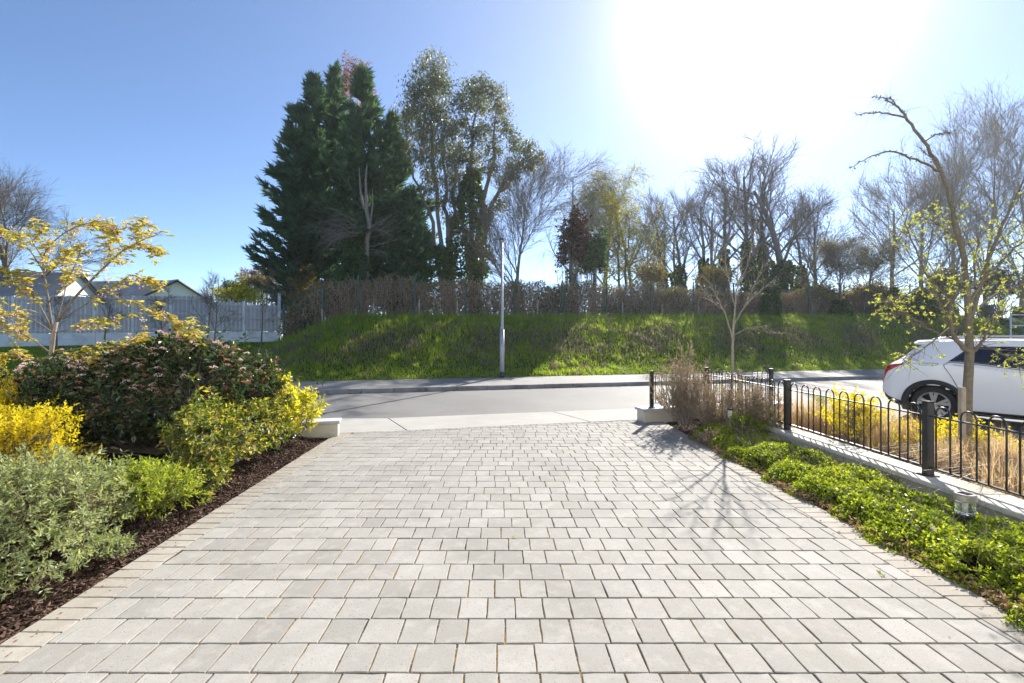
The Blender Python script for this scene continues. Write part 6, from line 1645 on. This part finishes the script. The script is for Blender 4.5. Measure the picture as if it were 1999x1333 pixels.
for pts, ra, rb, dy in lim:
    n = len(pts); k = np.linspace(0, n - 1, 4 * n)
    pp = np.stack([np.interp(k, np.arange(n), [p[0] for p in pts]), np.interp(k, np.arange(n), [p[1] for p in pts])], 1)
    for _ in range(2): pp[1:-1] = (pp[:-2] + 2 * pp[1:-1] + pp[2:]) / 4
    W = np.array([C_(a_, c_, e_) for (a_, c_), e_ in zip(pp, dy * np.linspace(0, 1, len(pp)))])
    mb.tube(W, np.linspace(ra, rb, len(W)) * .62, 6)
    j = np.arange(len(W) // 3, len(W)); tw_p.append(W[j]); tw_d.append(np.gradient(W, axis=0)[j])
TP, TD = np.concatenate(tw_p), np.concatenate(tw_d)
a0, a1, ra, rb, dd = twigs(rng, TP, TD, 2, .14, .0025, 55, -.03, 2)
V, Q = seg_tubes(a0, a1, ra, rb, 4); mb.add(V, [Q]); mb.build('branches', MAT['bark_grey'], ct_, True)
src = np.concatenate([a1, TP]); ncl = 1000; i = rng.integers(0, len(src), ncl); per = 4; si = np.repeat(np.arange(ncl), per); n = ncl * per
az = rng.uniform(0, 2 * math.pi, n); d = np.stack([np.cos(az), np.sin(az), rng.uniform(-.75, .25, n)], 1)
V, T = leaf_mesh(src[i][si] + rng.normal(0, .008, (n, 3)), d, rng.uniform(.04, .10, n), rng.uniform(.016, .033, n), rng, .2)
mk('crown', V, [T], MAT['leaf_cherry'], ct_, np.repeat(np.clip(rng.normal(.5, .22, n), 0, 1), 4))
nf = 150; i = rng.integers(0, len(src), nf); si = np.repeat(np.arange(nf), 9); n = nf * 9
V, T = leaf_mesh(src[i][si] + rng.normal(0, .016, (n, 3)) + v3(0, 0, -.03), rng.normal(0, 1, (n, 3)), .022, .018, rng, .1)
mk('blossom', V, [T], MAT['flower_pink'], ct_, np.repeat(rng.uniform(0, 1, n), 4))

# fallen sprigs on the setts
rng = np.random.default_rng(88)
for u, v, s_z, lab in ((1720, 1122, 1.0, 'small green leaf sprig lying on the setts near the ground cover'), (1003, 1050, .7, 'tiny green sprig lying in a joint mid driveway')):
    Yg = 1.4 / ((v - V0) / F - .01); c = v3(X(u, Yg), Yg, -.01 * Yg + .004)
    n = 9; az = rng.uniform(0, 2 * math.pi, n); d = np.stack([np.cos(az), np.sin(az), rng.uniform(.1, .6, n)], 1)
    V, T = leaf_mesh(np.tile(c, (n, 1)) + rng.normal(0, .008, (n, 3)) * v3(1, 1, 0), d, .028 * s_z, .010 * s_z, rng)
    tag(mk('leaf_sprig', V, [T], MAT['leaf_cover'], None, np.repeat(rng.uniform(.4, 1, n), 4)), lab, 'sprig')

# dry bits blown against the far kerb and along the edging
n = 700; s_l = rng.uniform(-9, 22, n); d_l = -np.abs(rng.normal(0, .10, n)) - .01; x, y = SDxy(s_l, d_l)
pos = np.stack([x, y, np.full(n, ROAD_Z + .004)], 1); az = rng.uniform(0, 2 * math.pi, n)
V, T = leaf_mesh(pos, np.stack([np.cos(az), np.sin(az), rng.uniform(0, .25, n)], 1), rng.uniform(.03, .08, n), rng.uniform(.02, .045, n), rng, .15)
tag(mk('leaf_litter', V, [T], MAT['leaf_dry'], None, np.repeat(rng.uniform(0, .6, n), 4), origin=np.zeros(3)), 'dry brown leaf litter in the gutter along the far kerb', 'leaf litter', kind='stuff')
n = 420; y = rng.uniform(1.9, 7.0, n); sd2 = rng.uniform(0, 1, n) < .5
x = np.where(sd2, xl_out(y) + np.abs(rng.normal(0, .10, n)), xr_out(y) - np.abs(rng.normal(0, .16, n)))
pos = np.stack([x, y, zd(y) + .003], 1); az = rng.uniform(0, 2 * math.pi, n); L = rng.uniform(.006, .022, n)
V, T = leaf_mesh(pos, np.stack([np.cos(az), np.sin(az), rng.uniform(0, .2, n)], 1), L, L * .4, rng, .1)
tag(mk('plant_debris', V, [T], MAT['leaf_dry'], None, np.repeat(rng.uniform(0, .7, n), 4), origin=np.zeros(3)), 'small dry plant debris scattered along both edges of the driveway', 'debris', kind='stuff')

# ------------------------------------------------------------------ thin haze volume over the whole place, added to lift the dark trees
m, nt, out = new_mat('haze_veil')
pv_ = nt.nodes.new('ShaderNodeVolumePrincipled')
pv_.inputs['Color'].default_value = (.92, .96, 1.0, 1)
pv_.inputs['Density'].default_value = .00045
pv_.inputs['Anisotropy'].default_value = .5
nt.links.new(pv_.outputs[0], out.inputs['Volume'])
mb = MB(); mb.box((0, 450, 10.5), (2600, 2600, 28)); hz = mb.build('haze', m); hz['kind'] = 'stuff'

# ------------------------------------------------------------------ unseen front of the driveway's house, added to bounce sunlight onto plants and car
hy = -1.7
own = thing('house', 'unseen pale house front behind the camera, added to bounce sunlight', 'house', (0, hy, 0))
mb = MB(); mb.box((1.5, hy - .15, 2.7), (21, .3, 5.6), 0, .01); mb.build('wall', MAT['house_render'], own)
mb = MB(); mb.box((1.6, hy + .03, 1.05), (1.0, .08, 2.1), 0, .01); dr = mb.build('door', MAT['dark_trim'], own)
mb = MB(); mb.tube([(1.25, hy + .11, .95), (1.25, hy + .11, 1.15)], .014, 8); mb.build('handle', MAT['brushed_steel'], dr)
for x_, z_, w_, h_ in ((-1.6, 1.5, 1.9, 1.3), (-2.6, 4.0, 1.3, 1.2), (1.4, 4.0, 1.3, 1.2), (4.0, 1.5, 1.5, 1.3), (8.6, 1.5, 1.9, 1.3), (8.6, 4.0, 1.3, 1.2)):
    mb = MB(); mb.box((x_, hy + .02, z_), (w_, .07, h_), 0, .01); wi = mb.build('window', MAT['white_paint'], own)
    mb = MB(); mb.box((x_, hy + .062, z_), (w_ - .16, .02, h_ - .16)); mb.build('pane', MAT['window_glass'], wi)
